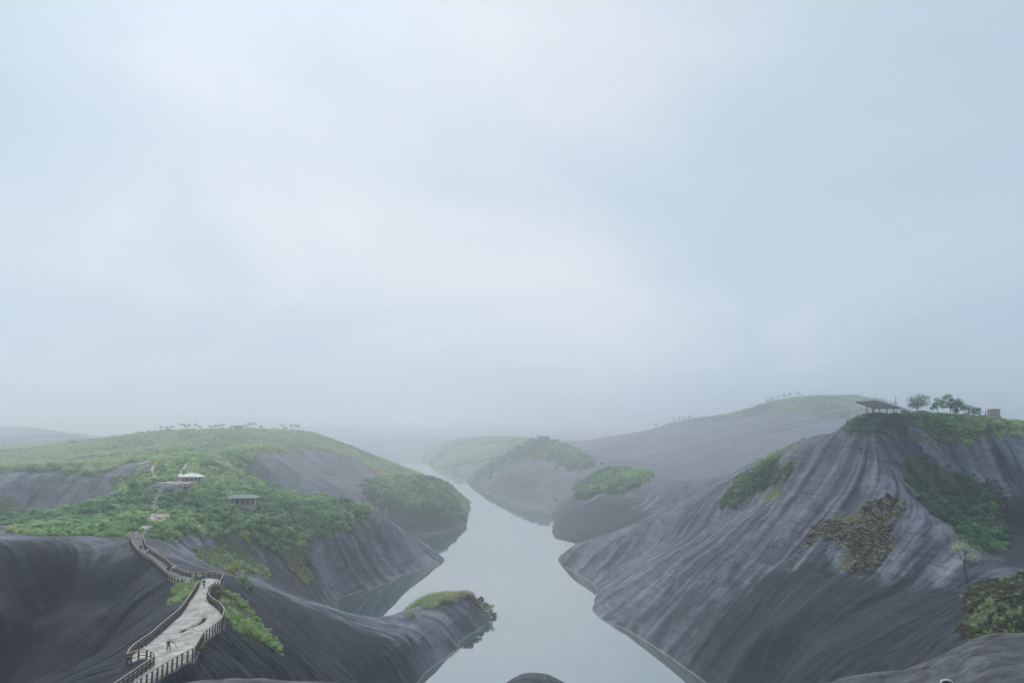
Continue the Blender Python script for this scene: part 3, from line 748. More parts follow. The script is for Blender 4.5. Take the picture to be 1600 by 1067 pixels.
M_BARK = flat_mat('bark', (0.07, 0.055, 0.045), 0.9)

def leaf_faces(verts, faces, c, nrm, size, rng):
    """a small bent spray of leaf: two triangles hinged on a midrib"""
    n = Vector(nrm).normalized()
    n = (n + Vector((rng.uniform(-.7, .7), rng.uniform(-.7, .7), rng.uniform(-.5, .9)))).normalized()
    t = n.orthogonal().normalized(); t.rotate(Matrix.Rotation(rng.uniform(0, 6.28), 3, n))
    s = n.cross(t)
    L, Wd = size * rng.uniform(.7, 1.3), size * rng.uniform(.35, .6)
    c = Vector(c); k = len(verts)
    verts += [c - t * L * .5, c + s * Wd - n * Wd * .3, c + t * L * .5, c - s * Wd - n * Wd * .3]
    faces += [(k, k + 1, k + 2), (k, k + 2, k + 3)]
def mesh_from(name, verts, faces, mat, smooth=False):
    me = bpy.data.meshes.new(name)
    me.from_pydata([tuple(v) for v in verts], [], faces)
    if smooth: me.polygons.foreach_set('use_smooth', [True] * len(faces))
    me.materials.append(mat); me.update()
    return me
def shrub_mesh(name, seed, n, mat, leaf=0.26, flat=0.8, lobes=5):
    """a lumpy crown of unit radius"""
    rng = random.Random(seed)
    cs = [(Vector((rng.uniform(-.5, .5), rng.uniform(-.5, .5), rng.uniform(.15, .6) * flat)), rng.uniform(.38, .6)) for _ in range(lobes)]
    vs, fs = [], []
    for _ in range(n):
        c, r = rng.choice(cs)
        d = Vector((rng.gauss(0, 1), rng.gauss(0, 1), rng.gauss(0.35, 1))).normalized()
        p = c + d * r * (rng.uniform(.55, 1.0) ** .4) * Vector((1, 1, flat)).length / 1.6
        if p.z < -0.15: p.z = rng.uniform(-.15, .1)
        leaf_faces(vs, fs, p, d, leaf, rng)
    return mesh_from(name, vs, fs, mat)
def tuft_mesh(name, seed, n, mat):
    rng = random.Random(seed); vs, fs = [], []
    for _ in range(n):
        a, l = rng.uniform(0, 6.28), rng.uniform(.15, .75)
        x, y = rng.uniform(-.45, .45), rng.uniform(-.45, .45)
        h = rng.uniform(.6, 1.2); w = .04
        k = len(vs); ca, sa = math.cos(a), math.sin(a)
        vs += [(x - sa * w, y + ca * w, -.1), (x + sa * w, y - ca * w, -.1), (x + ca * l * .4 + sa * w * .7, y + sa * l * .4 - ca * w * .7, h * .65), (x + ca * l, y + sa * l, h * rng.uniform(.8, 1)), (x + ca * l * .4 - sa * w * .7, y + sa * l * .4 + ca * w * .7, h * .65)]
        fs += [(k, k + 1, k + 2), (k, k + 2, k + 4), (k + 4, k + 2, k + 3)]
    return mesh_from(name, vs, fs, mat)

def proto_collection(name, meshes):
    c = bpy.data.collections.new(name)
    for me in meshes:
        c.objects.link(bpy.data.objects.new(me.name, me))
    return c
COL_SHRUB = proto_collection('shrub_crowns', [shrub_mesh('shrub_crown', 10 + k, 130, M_LEAFI, 0.27) for k in range(6)])
COL_FAR = proto_collection('far_tree_crowns', [shrub_mesh('far_tree_crown', 40 + k, 80, M_LEAFI, 0.36, 1.1, 6) for k in range(5)])
COL_LOW = proto_collection('low_mat_plants', [shrub_mesh('low_mat_plant', 70 + k, 120, M_LEAFI, 0.22, 0.5, 5) for k in range(4)])
M_OLIVE = leaf_mat('olive_scrub_leaves', 'instance', stops=[(0.0, (0.010, 0.026, 0.016)), (0.4, (0.028, 0.052, 0.022)), (0.75, (0.080, 0.085, 0.034)), (1.0, (0.16, 0.13, 0.07))], spread=.5)
COL_OLIVE = proto_collection('olive_mat_plants', [shrub_mesh('olive_mat_plant', 170 + k, 130, M_OLIVE, 0.23, 0.6, 6) for k in range(4)])
COL_GRASS = proto_collection('grass_tufts', [tuft_mesh('grass_tuft', 90 + k, 46, M_LEAFI) for k in range(4)])

def scatter_group(coll):
    ng = bpy.data.node_groups.new('spread_' + coll.name, 'GeometryNodeTree')
    ng.interface.new_socket('Geometry', in_out='INPUT', socket_type='NodeSocketGeometry')
    ng.interface.new_socket('Geometry', in_out='OUTPUT', socket_type='NodeSocketGeometry')
    gi, go = ng.nodes.new('NodeGroupInput'), ng.nodes.new('NodeGroupOutput')
    ci = ng.nodes.new('GeometryNodeCollectionInfo'); ci.inputs['Collection'].default_value = coll
    ci.inputs['Separate Children'].default_value = True; ci.inputs['Reset Children'].default_value = True
    ip = ng.nodes.new('GeometryNodeInstanceOnPoints'); ip.inputs['Pick Instance'].default_value = True
    def na(nm, ty):
        a = ng.nodes.new('GeometryNodeInputNamedAttribute'); a.data_type = ty; a.inputs['Name'].default_value = nm
        return a.outputs['Attribute']
    ng.links.new(gi.outputs[0], ip.inputs['Points']); ng.links.new(ci.outputs[0], ip.inputs['Instance'])
    ng.links.new(na('pick', 'INT'), ip.inputs['Instance Index'])
    ng.links.new(na('rot', 'FLOAT_VECTOR'), ip.inputs['Rotation'])
    ng.links.new(na('size', 'FLOAT_VECTOR'), ip.inputs['Scale'])
    ng.links.new(ip.outputs[0], go.inputs[0])
    return ng
GROUPS = {}
def scatter(name, pts, sizes, tints, coll, label, cat):
    n = len(pts)
    if n == 0:
        print('EMPTY', label); return
    me = bpy.data.meshes.new(name)
    me.vertices.add(n); me.vertices.foreach_set('co', np.asarray(pts, np.float32).ravel())
    rs = np.random.RandomState(n)
    rot = np.zeros((n, 3), np.float32); rot[:, 2] = rs.rand(n) * 6.28; rot[:, :2] = (rs.rand(n, 2) - .5) * .35
    for nm, ty, arr, key in (('pick', 'INT', rs.randint(0, 60, n).astype(np.int32) % len(coll.objects), 'value'), ('rot', 'FLOAT_VECTOR', rot, 'vector'),
                             ('size', 'FLOAT_VECTOR', np.asarray(sizes, np.float32), 'vector'), ('tint', 'FLOAT', np.asarray(tints, np.float32), 'value')):
        a = me.attributes.new(nm, ty, 'POINT'); a.data.foreach_set(key, arr.ravel())
    o = link(name, me)
    md = o.modifiers.new('spread', 'NODES')
    if coll.name not in GROUPS: GROUPS[coll.name] = scatter_group(coll)
    md.node_group = GROUPS[coll.name]
    tag(o, label, cat, kind='stuff')
    return o
AREA = (RR ** 2) * DT * DL
RS = np.random.RandomState(5)
TN = fbm(X * 0.022, Yg * 0.022, 4, 61)
TN2 = fbm(X * 0.11, Yg * 0.11, 3, 66)
TN3 = fbm(X * 0.3, Yg * 0.3, 3, 88)
def place(mask, spacing, rad, tint, coll, name, label, cat, squash=0.85, dz=0.0, patch=0.0):
    """plants at random over a masked stretch of land"""
    M = gblur(mask.astype(np.float32), 7, 3)
    edge = np.clip((M + (TN3 - .5) * 1.1 - .38) * 3.5, 0, 1) * (M > 0.03) * (~near_path) * (~EXC) * (Z > 1.5)
    p = AREA * np.sqrt(1 + slope ** 2) / spacing ** 2 * edge
    if patch: p = p * np.clip((TN2 - patch) * 8, 0, 1.4)
    sel = np.flatnonzero((RS.rand(*p.shape) < p).ravel())
    ii, jj = sel // NR, sel % NR
    ri, rj = RS.rand(len(sel)) - .5, RS.rand(len(sel)) - .5
    a = th[ii] + ri * DT; r = np.exp(L0 + DL * (jj + rj))
    z = bil(ZF.astype(np.float32), (ii + ri).astype(np.float32), (jj + rj).astype(np.float32))
    s = rad[0] + (rad[1] - rad[0]) * RS.rand(len(sel)) ** 1.6
    s = s * (0.75 + 0.5 * TN2.ravel()[sel])
    pts = np.stack([np.sin(a) * r, np.cos(a) * r, z + dz - 0.05 * s], 1)
    sz = np.stack([s, s, s * squash * (0.8 + .4 * RS.rand(len(sel)))], 1)
    tn = tint + (TN.ravel()[sel] - 0.5) * 1.5 + (TN2.ravel()[sel] - .5) * .35 + (RS.rand(len(sel)) - .5) * .42
    scatter(name, pts, sz, np.clip(tn, 0.02, 0.86 if tint < 0.8 else 1), coll, label, cat)
    print(name, len(sel))
VN = {n[0]: k for k, n in enumerate(VEG)}
def vm(*names): return np.isin(vid, [VN[n] for n in names])
gh = vm('green_hill')
place(gh & (RR < 330), 1.65, (0.7, 2.2), 0.46, COL_SHRUB, 'hill_shrubs', 'dense mid green shrubs covering the flat hilltop behind the ridge stairs', 'shrubs', patch=.27)
place(gh, 6.5, (2.4, 4.2), 0.40, COL_FAR, 'hill_bushes', 'larger rounded bushes standing above the shrub cover of the green hilltop', 'bushes', 0.8)
place(gh & (RR >= 330), 2.2, (0.9, 2.8), 0.56, COL_SHRUB, 'hill_shrubs', 'light green shrubs round the terrace and the white roofed pavilion', 'shrubs')
place(vm('cliff_fringe'), 1.5, (0.6, 1.3), 0.36, COL_SHRUB, 'cliff_shrubs', 'olive shrubs clinging to the rock wall under the dark pavilion', 'shrubs', patch=0.42)
place(vm('upper_slopes') & (RR < 800), 3.2, (1.4, 4.2), 0.64, COL_FAR, 'slope_shrubs', 'pale green shrubs on the slope rising past the white roofed pavilion', 'shrubs')
place(vm('upper_slopes', 'spur') & (RR >= 800), 4.0, (1.8, 4.0), 0.62, COL_FAR, 'skyline_woods', 'hazy green woods on the long hill under the left skyline', 'woods')
place(vm('spur') & (RR < 800), 3.6, (1.8, 3.2), 0.46, COL_FAR, 'spur_shrubs', 'green shrubs on the low spur left of the tree covered knob', 'shrubs')
place(vm('left_mid'), 2.3, (1.2, 2.4), 0.42, COL_SHRUB, 'valley_shrubs', 'green shrubs around the dark cliff at the left edge', 'shrubs')
place(vm('knob'), 2.3, (1.8, 4.6), 0.30, COL_FAR, 'knob_trees', 'dark green trees crowding the round knob above the water', 'woods')
place(vm('far_low_hill'), 6.5, (3.0, 5.5), 0.5, COL_FAR, 'far_woods', 'faint woods on the low hill beside the narrow far water', 'woods')
place(vm('mid_peak'), 4.5, (2.4, 4.6), 0.40, COL_FAR, 'peak_woods', 'hazy woods on the small peak in the middle distance', 'woods')
place(vm('right_knob'), 3.6, (3.0, 5.8), 0.20, COL_FAR, 'rock_knob_trees', 'dark rounded trees on top of the rock knob right of the water', 'woods', 1.1)
place(vm('small_point'), 2.4, (1.0, 1.9), 0.6, COL_SHRUB, 'point_shrubs', 'yellow green shrubs on the little rock point by the water', 'shrubs')
place(vm('back_ridge'), 5.5, (2.6, 4.8), 0.42, COL_FAR, 'ridge_woods', 'faded woods along the crest of the long back ridge', 'woods')
place(vm('right_shoulder'), 1.15, (0.8, 2.2), 0.42, COL_SHRUB, 'shoulder_shrubs', 'bright green shrub patch on the left shoulder of the great rock', 'shrubs')
place(vm('right_ridge'), 2.2, (0.7, 1.5), 0.6, COL_SHRUB, 'crest_shrubs', 'thin line of shrubs along the left crest of the great rock', 'shrubs', patch=0.4)
place(vm('right_top'), 1.25, (0.9, 2.2), 0.40, COL_SHRUB, 'summit_shrubs', 'green shrub belt across the top of the great rock', 'shrubs')
place(vm('gully'), 1.15, (0.8, 2.3), 0.20, COL_SHRUB, 'gully_shrubs', 'dark green shrubs filling the gully on the right rock', 'shrubs', patch=0.30)
place(vm('right_slope'), 0.8, (0.4, 1.3), 0.40, COL_OLIVE, 'slope_scrub', 'matted olive scrub on the slope at the lower right edge', 'scrub', patch=.3)
place(vm('right_slope'), 1.5, (0.5, 1.0), 0.5, COL_GRASS, 'slope_grass', 'long grass blades among the scrub at the lower right edge', 'grass')
place(vm('ridge_bushes'), 0.75, (0.35, 0.9), 0.52, COL_SHRUB, 'ridge_scrub', 'low green scrub in a band below the winding right railing', 'scrub', patch=0.36)
place(vm('ridge_left_grass'), 0.6, (0.5, 1.0), 0.62, COL_GRASS, 'ridge_grass', 'green grass beside the left railing below the stairs', 'grass')
place(vm('peninsula'), 0.9, (0.6, 1.4), 0.42, COL_SHRUB, 'tip_scrub', 'green scrub at the tip of the rock peninsula', 'scrub')
UN, VNV = project(X, Yg, ZF)
rim = in_poly(UN, VNV, [(634, 968), (640, 938), (700, 912), (750, 908), (750, 930), (700, 938), (655, 956)]) & (Yg > 285) & (Yg < 345) & (ZF > 5)
place(rim, 0.75, (0.8, 2.9), 0.90, COL_GRASS, 'rim_grass', 'tall pale grass fringing the far rim of the peninsula', 'grass', patch=.27)
for nm, lb, ps in (('brown_patch', 'brown dry grass and dark scrub patch on the face of the great rock', 0.28), ('shoulder_brown', 'thin dry scrub below the shrub patch on the shoulder', 0.46), ('gully_brown', 'brown scrub on the pinkish slope right of the gully', 0.44),
                   ('top_brown', 'sparse low scrub under the summit shrub belt', 0.47), ('peninsula_brown', 'rusty brown scrub near the tip of the peninsula', 0.28), ('cliff_brown', 'dry scrub hanging in the hollow of the cliff', 0.46)):
    poly, y0, y1 = [(b[1], b[2], b[3]) for b in BROWN if b[0] == nm][0]
    mk = (Yg > y0) & (Yg < y1); q = np.zeros(Z.shape, bool); q[mk] = in_poly(UW[mk], VW[mk], poly); q &= Z > 2
    place(q, 0.95, (0.4, 0.95), 0.93, COL_LOW, 'dry_scrub', lb, 'scrub', 0.7, patch=ps)
    place(q & (TN2 < .56), 0.95, (0.45, 1.1), 0.15, COL_OLIVE, 'dark_scrub', 'dark green cushions among the ' + lb.split(' on ')[0].split(' below ')[0].split(' under ')[0].split(' near ')[0].split(' hanging ')[0], 'scrub', 0.6, patch=.2)
# ------------------------------------------------------------------ things
M_RAIL = flat_mat('weathered_rail', (0.36, 0.31, 0.27), 0.8, var=0.3)
M_POST = flat_mat('dark_post', (0.075, 0.052, 0.042), 0.8)
M_STEP = flat_mat('step_stone', (0.33, 0.31, 0.29), 0.9, scale=1.0, var=0.35)
M_SLAB = flat_mat('pale_paving', (0.36, 0.31, 0.29), 0.9, scale=1.0)
M_WHITE = flat_mat('white_paint', (0.75, 0.75, 0.73), 0.6, var=0.06)
M_DARKROOF = flat_mat('dark_roof', (0.030, 0.042, 0.050), 0.95)
M_SLATE = flat_mat('slate_roof', (0.17, 0.21, 0.225), 0.9)
M_PALEROOF = flat_mat('pale_roof', (0.62, 0.62, 0.58), 0.7, var=0.12)
M_WOOD = flat_mat('dark_wood', (0.045, 0.045, 0.045), 0.8)
M_GLASS = flat_mat('dark_glass', (0.03, 0.045, 0.055), 0.15)
M_METAL = flat_mat('grey_metal', (0.25, 0.26, 0.27), 0.4, 0.6)
M_PINKWALL = flat_mat('pinkish_render', (0.30, 0.235, 0.225), 0.9)
M_SOIL = flat_mat('pink_soil', (0.36, 0.24, 0.20), 1.0, scale=0.6)

class MB:
    """collects simple solids into one mesh"""
    def __init__(s): s.v, s.f = [], []
    def add(s, vs, fs):
        k = len(s.v); s.v += [tuple(v) for v in vs]; s.f += [tuple(k + i for i in f) for f in fs]; return s
    def box(s, c, d, rz=0.0, taper=1.0):
        c, sn = Vector(c), math.sin(rz); cs = math.cos(rz); out = []
        for z in (-.5, .5):
            k = taper if z > 0 else 1.0
            for x, y in ((-.5, -.5), (.5, -.5), (.5, .5), (-.5, .5)):
                px, py = x * d[0] * k, y * d[1] * k
                out.append((c.x + px * cs - py * sn, c.y + px * sn + py * cs, c.z + z * d[2]))
        return s.add(out, [(3, 2, 1, 0), (4, 5, 6, 7), (0, 1, 5, 4), (1, 2, 6, 5), (2, 3, 7, 6), (3, 0, 4, 7)])
    def tube(s, pts, r, n=6, r1=None):
        pts = [Vector(p) for p in pts]; m = len(pts); base = len(s.v); vs, fs = [], []
        up = Vector((0, 0, 1))
        for k, p in enumerate(pts):
            d = (pts[min(k + 1, m - 1)] - pts[max(k - 1, 0)]).normalized()
            a = d.cross(up if abs(d.z) < .95 else Vector((1, 0, 0))).normalized(); b = d.cross(a)
            rad = r if r1 is None else r + (r1 - r) * k / max(1, m - 1)
            for q in range(n):
                t = 2 * math.pi * q / n
                vs.append(p + (a * math.cos(t) + b * math.sin(t)) * rad)
        for k in range(m - 1):
            for q in range(n):
                fs.append((k * n + q, k * n + (q + 1) % n, (k + 1) * n + (q + 1) % n, (k + 1) * n + q))
        fs.append(tuple(range(n))[::-1]); fs.append(tuple((m - 1) * n + q for q in range(n)))
        return s.add(vs, fs)
    def build(s, name, mat, parent=None, loc=None, smooth=False):
        me = bpy.data.meshes.new(name); me.from_pydata(s.v, [], s.f); me.update()
        if smooth: me.polygons.foreach_set('use_smooth', [True] * len(me.polygons))
        o = link(name, me, mat, parent)
        if loc is not None: o.location = loc
        return o

# ---- railings
def resample(pts, d):
    out = [Vector(pts[0])]; acc = 0.0
    for a, b in zip(pts[:-1], pts[1:]):
        a, b = Vector(a), Vector(b); L = (b - a).length; t = d - acc
        while t <= L:
            out.append(a.lerp(b, t / L)); t += d
        acc = (acc + L) % d
    return out
post_me = None
def railing(pts, label, spacing, grp='railings along the ridge path'):
    global post_me
    base = Vector(pts[len(pts) // 2]); base.z -= RAIL_H
    root = empty('path_railing', base)
    tag(root, label, 'railing', grp)
    P = resample(pts, 0.5)
    P = [Vector((sum(q.x for q in P[max(0, k - 1):k + 2]) / len(P[max(0, k - 1):k + 2]), sum(q.y for q in P[max(0, k - 1):k + 2]) / len(P[max(0, k - 1):k + 2]), p.z)) for k, p in enumerate(P)]
    R = [p - base for p in P]
    MB().tube(R, 0.085, 5).build('top_rail', M_RAIL, root)
    MB().tube([p - Vector((0, 0, .42)) for p in R], 0.05, 4).build('middle_rail', M_RAIL, root)
    MB().tube([p - Vector((0, 0, .80)) for p in R], 0.05, 4).build('lower_rail', M_POST, root)
    if post_me is None:
        mb = MB(); mb.box((0, 0, -.05), (.19, .19, 2.3), taper=.9)
        me = bpy.data.meshes.new('post'); me.from_pydata(mb.v, [], mb.f); me.materials.append(M_POST); post_me = me
    Q = resample(P, spacing)
    for k, p in enumerate(Q):
        q = Q[min(k + 1, len(Q) - 1)] - Q[max(0, k - 1)]
        o = link('post', post_me, None, root); o.location = p - base - Vector((0, 0, 1.1)); o.rotation_euler = (0, 0, math.atan2(q.y, q.x))
railing(rail_right, 'long winding right hand railing from the bottom edge up to the shrubs', 1.35)
railing(rail_left, 'left hand railing of the lower ridge path with a squared lookout corner', 1.35)
railing(rail_stair, 'curving left hand railing of the stairs below the green hilltop', 1.35)

# ---- stairs between the rails
root = empty('rock_stairs', PZ(262, 884, 47.6))
tag(root, 'narrow flight of pale steps climbing between two railings to the green hilltop', 'stairs')
rb = Vector(root.location)
A = resample([p for p in rail_stair[::-1]], 0.3)
Bq = resample([p for p in rail_right[13:][::-1]], 0.3)
rr_pts = resample([Vector(p) for p in rail_right[19:]][::-1], 0.3)
ls_pts = resample([Vector(p) for p in rail_stair], 0.3)
n_steps = 54
for k in range(n_steps):
    t = k / (n_steps - 1)
    pa = ls_pts[int(t * (len(ls_pts) - 8))]
    pb = min(rr_pts, key=lambda q: (q.xy - pa.xy).length)
    pa, pb = Vector((pa.x, pa.y, 0)), Vector((pb.x, pb.y, 0))
    if (pb - pa).length > 6.5: pb = pa + (pb - pa) * (6.5 / (pb - pa).length)
    c = (pa + pb) / 2; w = (pb - pa).length - .5
    z = max(ground(c.x, c.y), zpath(c.y)) + .10
    d = pb - pa
    mb = MB().box((0, 0, 0), (max(w, 1.2), .42, .26), math.atan2(d.y, d.x))
    mb.build('step', M_STEP, root, (c.x - rb.x, c.y - rb.y, z - rb.z))

# ---- ribbons of path laid on the land
def ribbon(name, px, width, mat, label, cat, y0, lift=0.28, step=1.2, stones=False):
    pts = [hit(u, v, y0) for u, v in px]
    P = resample([(x, y, 0) for x, y, z in pts], step)
    if len(P) < 2: P = [Vector(p) for p in pts]
    root = empty(name, (P[0].x, P[0].y, ground(P[0].x, P[0].y)))
    tag(root, label, cat)
    b = root.location
    n = len(P); vs, fs = [], []
    for k, p in enumerate(P):
        d = (P[min(k + 1, n - 1)] - P[max(0, k - 1)]).normalized(); s = Vector((-d.y, d.x, 0)) * width / 2
        for q in (p - s, p + s):
            z = max(ground(q.x, q.y), ground(p.x, p.y)) + lift
            vs.append((q.x - b.x, q.y - b.y, z - b.z))
        for q in (p + s, p - s):
            vs.append((q.x - b.x, q.y - b.y, ground(q.x, q.y) - .6 - b.z))
    for k in range(n - 1):
        for q in range(4):
            fs.append((4 * k + q, 4 * k + (q + 1) % 4, 4 * k + 4 + (q + 1) % 4, 4 * k + 4 + q))
    fs += [(3, 2, 1, 0), tuple(4 * (n - 1) + q for q in range(4))]
    me = bpy.data.meshes.new('pavement'); me.from_pydata(vs, [], fs); me.update()
    link('pavement', me, mat, root)
    if stones:
        for k in range(1, n - 1):
            p = P[k]; d = P[k + 1] - P[k - 1]
            MB().box((0, 0, 0), (width * .96, step * .42, .2), math.atan2(d.y, d.x) + math.pi / 2).build('step', M_STEP, root, (p.x - b.x, p.y - b.y, ground(p.x, p.y) + lift + .04 - b.z))
    return root
ribbon('hillside_path', PATHS['main'][0], 2.5, M_STEP, 'stepped stone path running up through the shrubs from the stair top to the terrace', 'path', 212, stones=True)
ribbon('upper_path', [(281, 751), (284, 744), (282, 738), (288, 731), (294, 723)], 0.9, M_SLAB, 'thin pale path winding up behind the terrace beside the white roofed pavilion', 'path', 345, .2)
ribbon('side_path', [(241, 752), (241, 742), (238, 734), (240, 728)], 1.8, M_SLAB, 'thin pale path going straight up from the left end of the terrace', 'path', 345, .5)
ribbon('curved_path', [(215, 727), (232, 721), (246, 718), (258, 717)], 2.2, M_SLAB, 'curved pale path along the bare top above the terrace', 'path', 400, .5)
ribbon('retaining_edge', [(268, 749), (276, 747.5), (283, 743)], 1.6, M_WHITE, 'low white curved wall edge at the back of the terrace', 'wall', 345, .9)
ribbon('track', [(178, 786), (195, 779), (210, 775), (222, 772)], 1.6, M_SLAB, 'narrow light track across the shrubs left of the stepped path', 'path', 290, 1.0)
ribbon('lower_track', [(0, 826), (40, 822), (80, 816), (110, 806)], 1.2, M_SLAB, 'faint light track along the grassy slope at the left edge', 'path', 205, .6)
ribbon('soil_patch', [(251, 813), (256, 808), (262, 804)], 4.0, M_SOIL, 'bare pinkish soil patch right of the stepped path', 'soil', 215, .7)

# terrace of large slabs
tp = stand(264, 758, 335); 
root = empty('terrace', (tp[0], tp[1], tp[2])); tag(root, 'pale pinkish paved terrace with three wide steps in front of the white roofed pavilion', 'terrace')
for k, (dx, dy, w, d, z) in enumerate(((1.0, 5.0, 14, 9, .5), (-2.2, -1.4, 9, 3.4, -.1), (-2.6, -4.4, 8, 2.4, -.7))):
    for q in range(3):
        MB().box((0, 0, 0), (w / 3 - .05, d, 1.6)).build('slab', M_SLAB, root, (dx + (q - 1) * w / 3, dy, z - .5))

# ---- pavilions
def pavilion(u, v, y0, w, d, h, rz, roofmat, label, overhang=1.0, roof_h=1.2, ridge=0.45, walls=None, flat=False, posts=4, base_h=.4, sink=0.0):
    p = stand(u, v, y0)
    root = empty('pavilion', (p[0], p[1], p[2] - sink), rz); tag(root, label, 'pavilion')
    MB().box((0, 0, base_h / 2 - .5), (w, d, base_h + 1)).build('floor_slab', M_SLAB, root)
    W2, D2 = w / 2 + overhang, d / 2 + overhang; z = base_h + h
    rw = W2 * ridge
    mb = MB()
    vs = [(-W2, -D2, z), (W2, -D2, z), (W2, D2, z), (-W2, D2, z), (-W2, -D2, z + .18), (W2, -D2, z + .18), (W2, D2, z + .18), (-W2, D2, z + .18), (-rw, 0, z + .18 + roof_h), (rw, 0, z + .18 + roof_h)]
    mb.add(vs, [(3, 2, 1, 0), (0, 1, 5, 4), (1, 2, 6, 5), (2, 3, 7, 6), (3, 0, 4, 7), (4, 5, 9, 8), (6, 7, 8, 9), (5, 6, 9), (7, 4, 8)])
    mb.build('roof', roofmat, root)
    pm_ = None
    for i in range(posts):
        for y in (-d / 2 + .2, d / 2 - .2):
            x = -w / 2 + .2 + (w - .4) * i / (posts - 1)
            o = MB().box((0, 0, h / 2), (.24, .24, h)).build('post', M_WOOD if roofmat is M_DARKROOF else M_WHITE, root, (x, y, base_h))
    if walls:
        MB().box((0, d * .22, base_h + walls / 2), (w * .84, .2, walls)).build('screen', M_GLASS, root)
    MB().box((0, -d / 2 + .15, base_h + .5), (w * .98, .08, .12)).box((0, -d / 2 + .15, base_h + .95), (w * .98, .08, .12)).build('balustrade', M_METAL, root)
    return root
pavilion(299, 752.5, 345, 9.2, 5.5, 2.0, -0.05, M_PALEROOF, 'small open pavilion with a white hipped roof beside the paved terrace', .9, 1.5, .35, 1.3, posts=5)
pavilion(379, 792, 290, 11.5, 6.5, 3.0, 0.30, M_SLATE, 'dark roofed wooden pavilion standing among shrubs on the right of the green hilltop', 1.3, 1.3, .5, 2.4, posts=6, base_h=1.2)

# shelter on the great rock: a wide folded roof seen from below
p = PY(1369, 646, 284); gz = max(ground(p[0], p[1]), 0)
root = empty('shelter', (p[0], p[1], gz)); tag(root, 'open shelter with a wide dark folded roof at the left end of the rock summit', 'shelter')
def at_local(u, v, Y): q = PY(u, v, Y); return (q[0] - p[0], q[1] - p[1], q[2] - gz)
c = [at_local(1337, 629, 284), at_local(1366, 639, 276), at_local(1409, 638.5, 281), at_local(1382, 630, 292)]
cap = at_local(1366, 627, 284)
mb = MB(); th_ = .3
vs = c + [(x, y, z + th_) for x, y, z in c] + [(cap[0], cap[1], cap[2] + .5)]
mb.add(vs, [(3, 2, 1, 0), (0, 1, 5, 4), (1, 2, 6, 5), (2, 3, 7, 6), (3, 0, 4, 7), (4, 5, 8), (5, 6, 8), (6, 7, 8), (7, 4, 8)])
mb.build('roof', M_DARKROOF, root)
for x, y in ((-3.5, 0), (-.8, -4.5), (1.0, 3.5), (3.2, -2.0), (6.5, -.5), (-.8, 1.0)):
    h_ = 3.0
    g0 = ground(p[0] + x, p[1] + y) - gz
    # roof underside height there, by plane through the nearest corners
    zt = min(c[0][2] + (x - c[0][0]) * (c[2][2] - c[0][2]) / (c[2][0] - c[0][0]), 5.5) - .1
    MB().box((0, 0, 0), (.28, .28, zt - g0 + .8)).build('post', M_WOOD, root, (x, y, (zt + g0 - .8) / 2))
MB().box((-3.5, -3.5, 1.0), (3.5, .1, .12)).box((-3.5, -3.5, .55), (3.5, .1, .12)).box((-5.2, -3.5, .4), (.12, .12, 1.6)).box((-1.8, -3.5, .4), (.12, .12, 1.6)).build('balustrade', M_WHITE, root)

def low_roof(u, v, Y, w, d, h, rh, mat, label, rz=0.0, cat='pavilion', wallmat=None):
    q = PY(u, v, Y); g0 = ground(q[0], q[1])
    r = empty('low_building', (q[0], q[1], g0), rz); tag(r, label, cat)
    z = h; W2, D2 = w / 2, d / 2
    MB().add([(-W2, -D2, z), (W2, -D2, z), (W2, D2, z), (-W2, D2, z), (-W2 * .2, 0, z + rh), (W2 * .2, 0, z + rh)], [(3, 2, 1, 0), (0, 1, 5, 4), (2, 3, 4, 5), (1, 2, 5), (3, 0, 4)]).build('roof', mat, r)
    if wallmat: MB().box((0, 0, z / 2 - .5), (w * .8, d * .8, z + 1)).build('wall', wallmat, r)
    else:
        for x in (-1, 1):
            for y in (-1, 1): MB().box((0, 0, z / 2 - .3), (.25, .25, z + .6)).build('post', M_WOOD, r, (x * W2 * .8, y * D2 * .8, 0))
    return r
low_roof(1440, 645, 292, 8.5, 7, 2.2, 1.3, M_DARKROOF, 'low dark hipped roof among the trees on the rock summit', wallmat=M_WOOD)
low_roof(1527, 652, 285, 5.5, 4, 2.6, .2, M_DARKROOF, 'flat dark canopy left of the pinkish block on the rock summit', cat='canopy')
q = PY(1553, 652, 285); g0 = ground(q[0], q[1])
r = empty('concrete_block', (q[0], q[1], g0), .1); tag(r, 'pinkish upright two part block near the right end of the rock summit', 'building')
MB().box((-.8, 0, 1.6), (1.9, 2.4, 4.6)).build('left_block', M_PINKWALL, r)
MB().box((1.05, .1, 1.75), (1.6, 2.2, 4.9)).build('right_block', M_PINKWALL, r)
MB().box((.2, .1, 1.5), (.18, 1.4, 4.4)).build('joint_strip', M_POST, r)
MB().box((.1, 0, 4.15), (4.1, 2.8, .16)).build('cap', M_RAIL, r)
# utility pole
q = PY(1401, 648, 286); g0 = ground(q[0], q[1])
r = empty('utility_pole', (q[0], q[1], g0)); tag(r, 'thin dark pole standing at the right end of the shelter roof', 'pole')
MB().tube([(0, 0, -.5), (0, 0, 7.6)], .11, 6, .07).build('mast', M_WOOD, r)
MB().box((0, 0, 6.9), (1.1, .09, .09)).build('crossarm', M_WOOD, r)

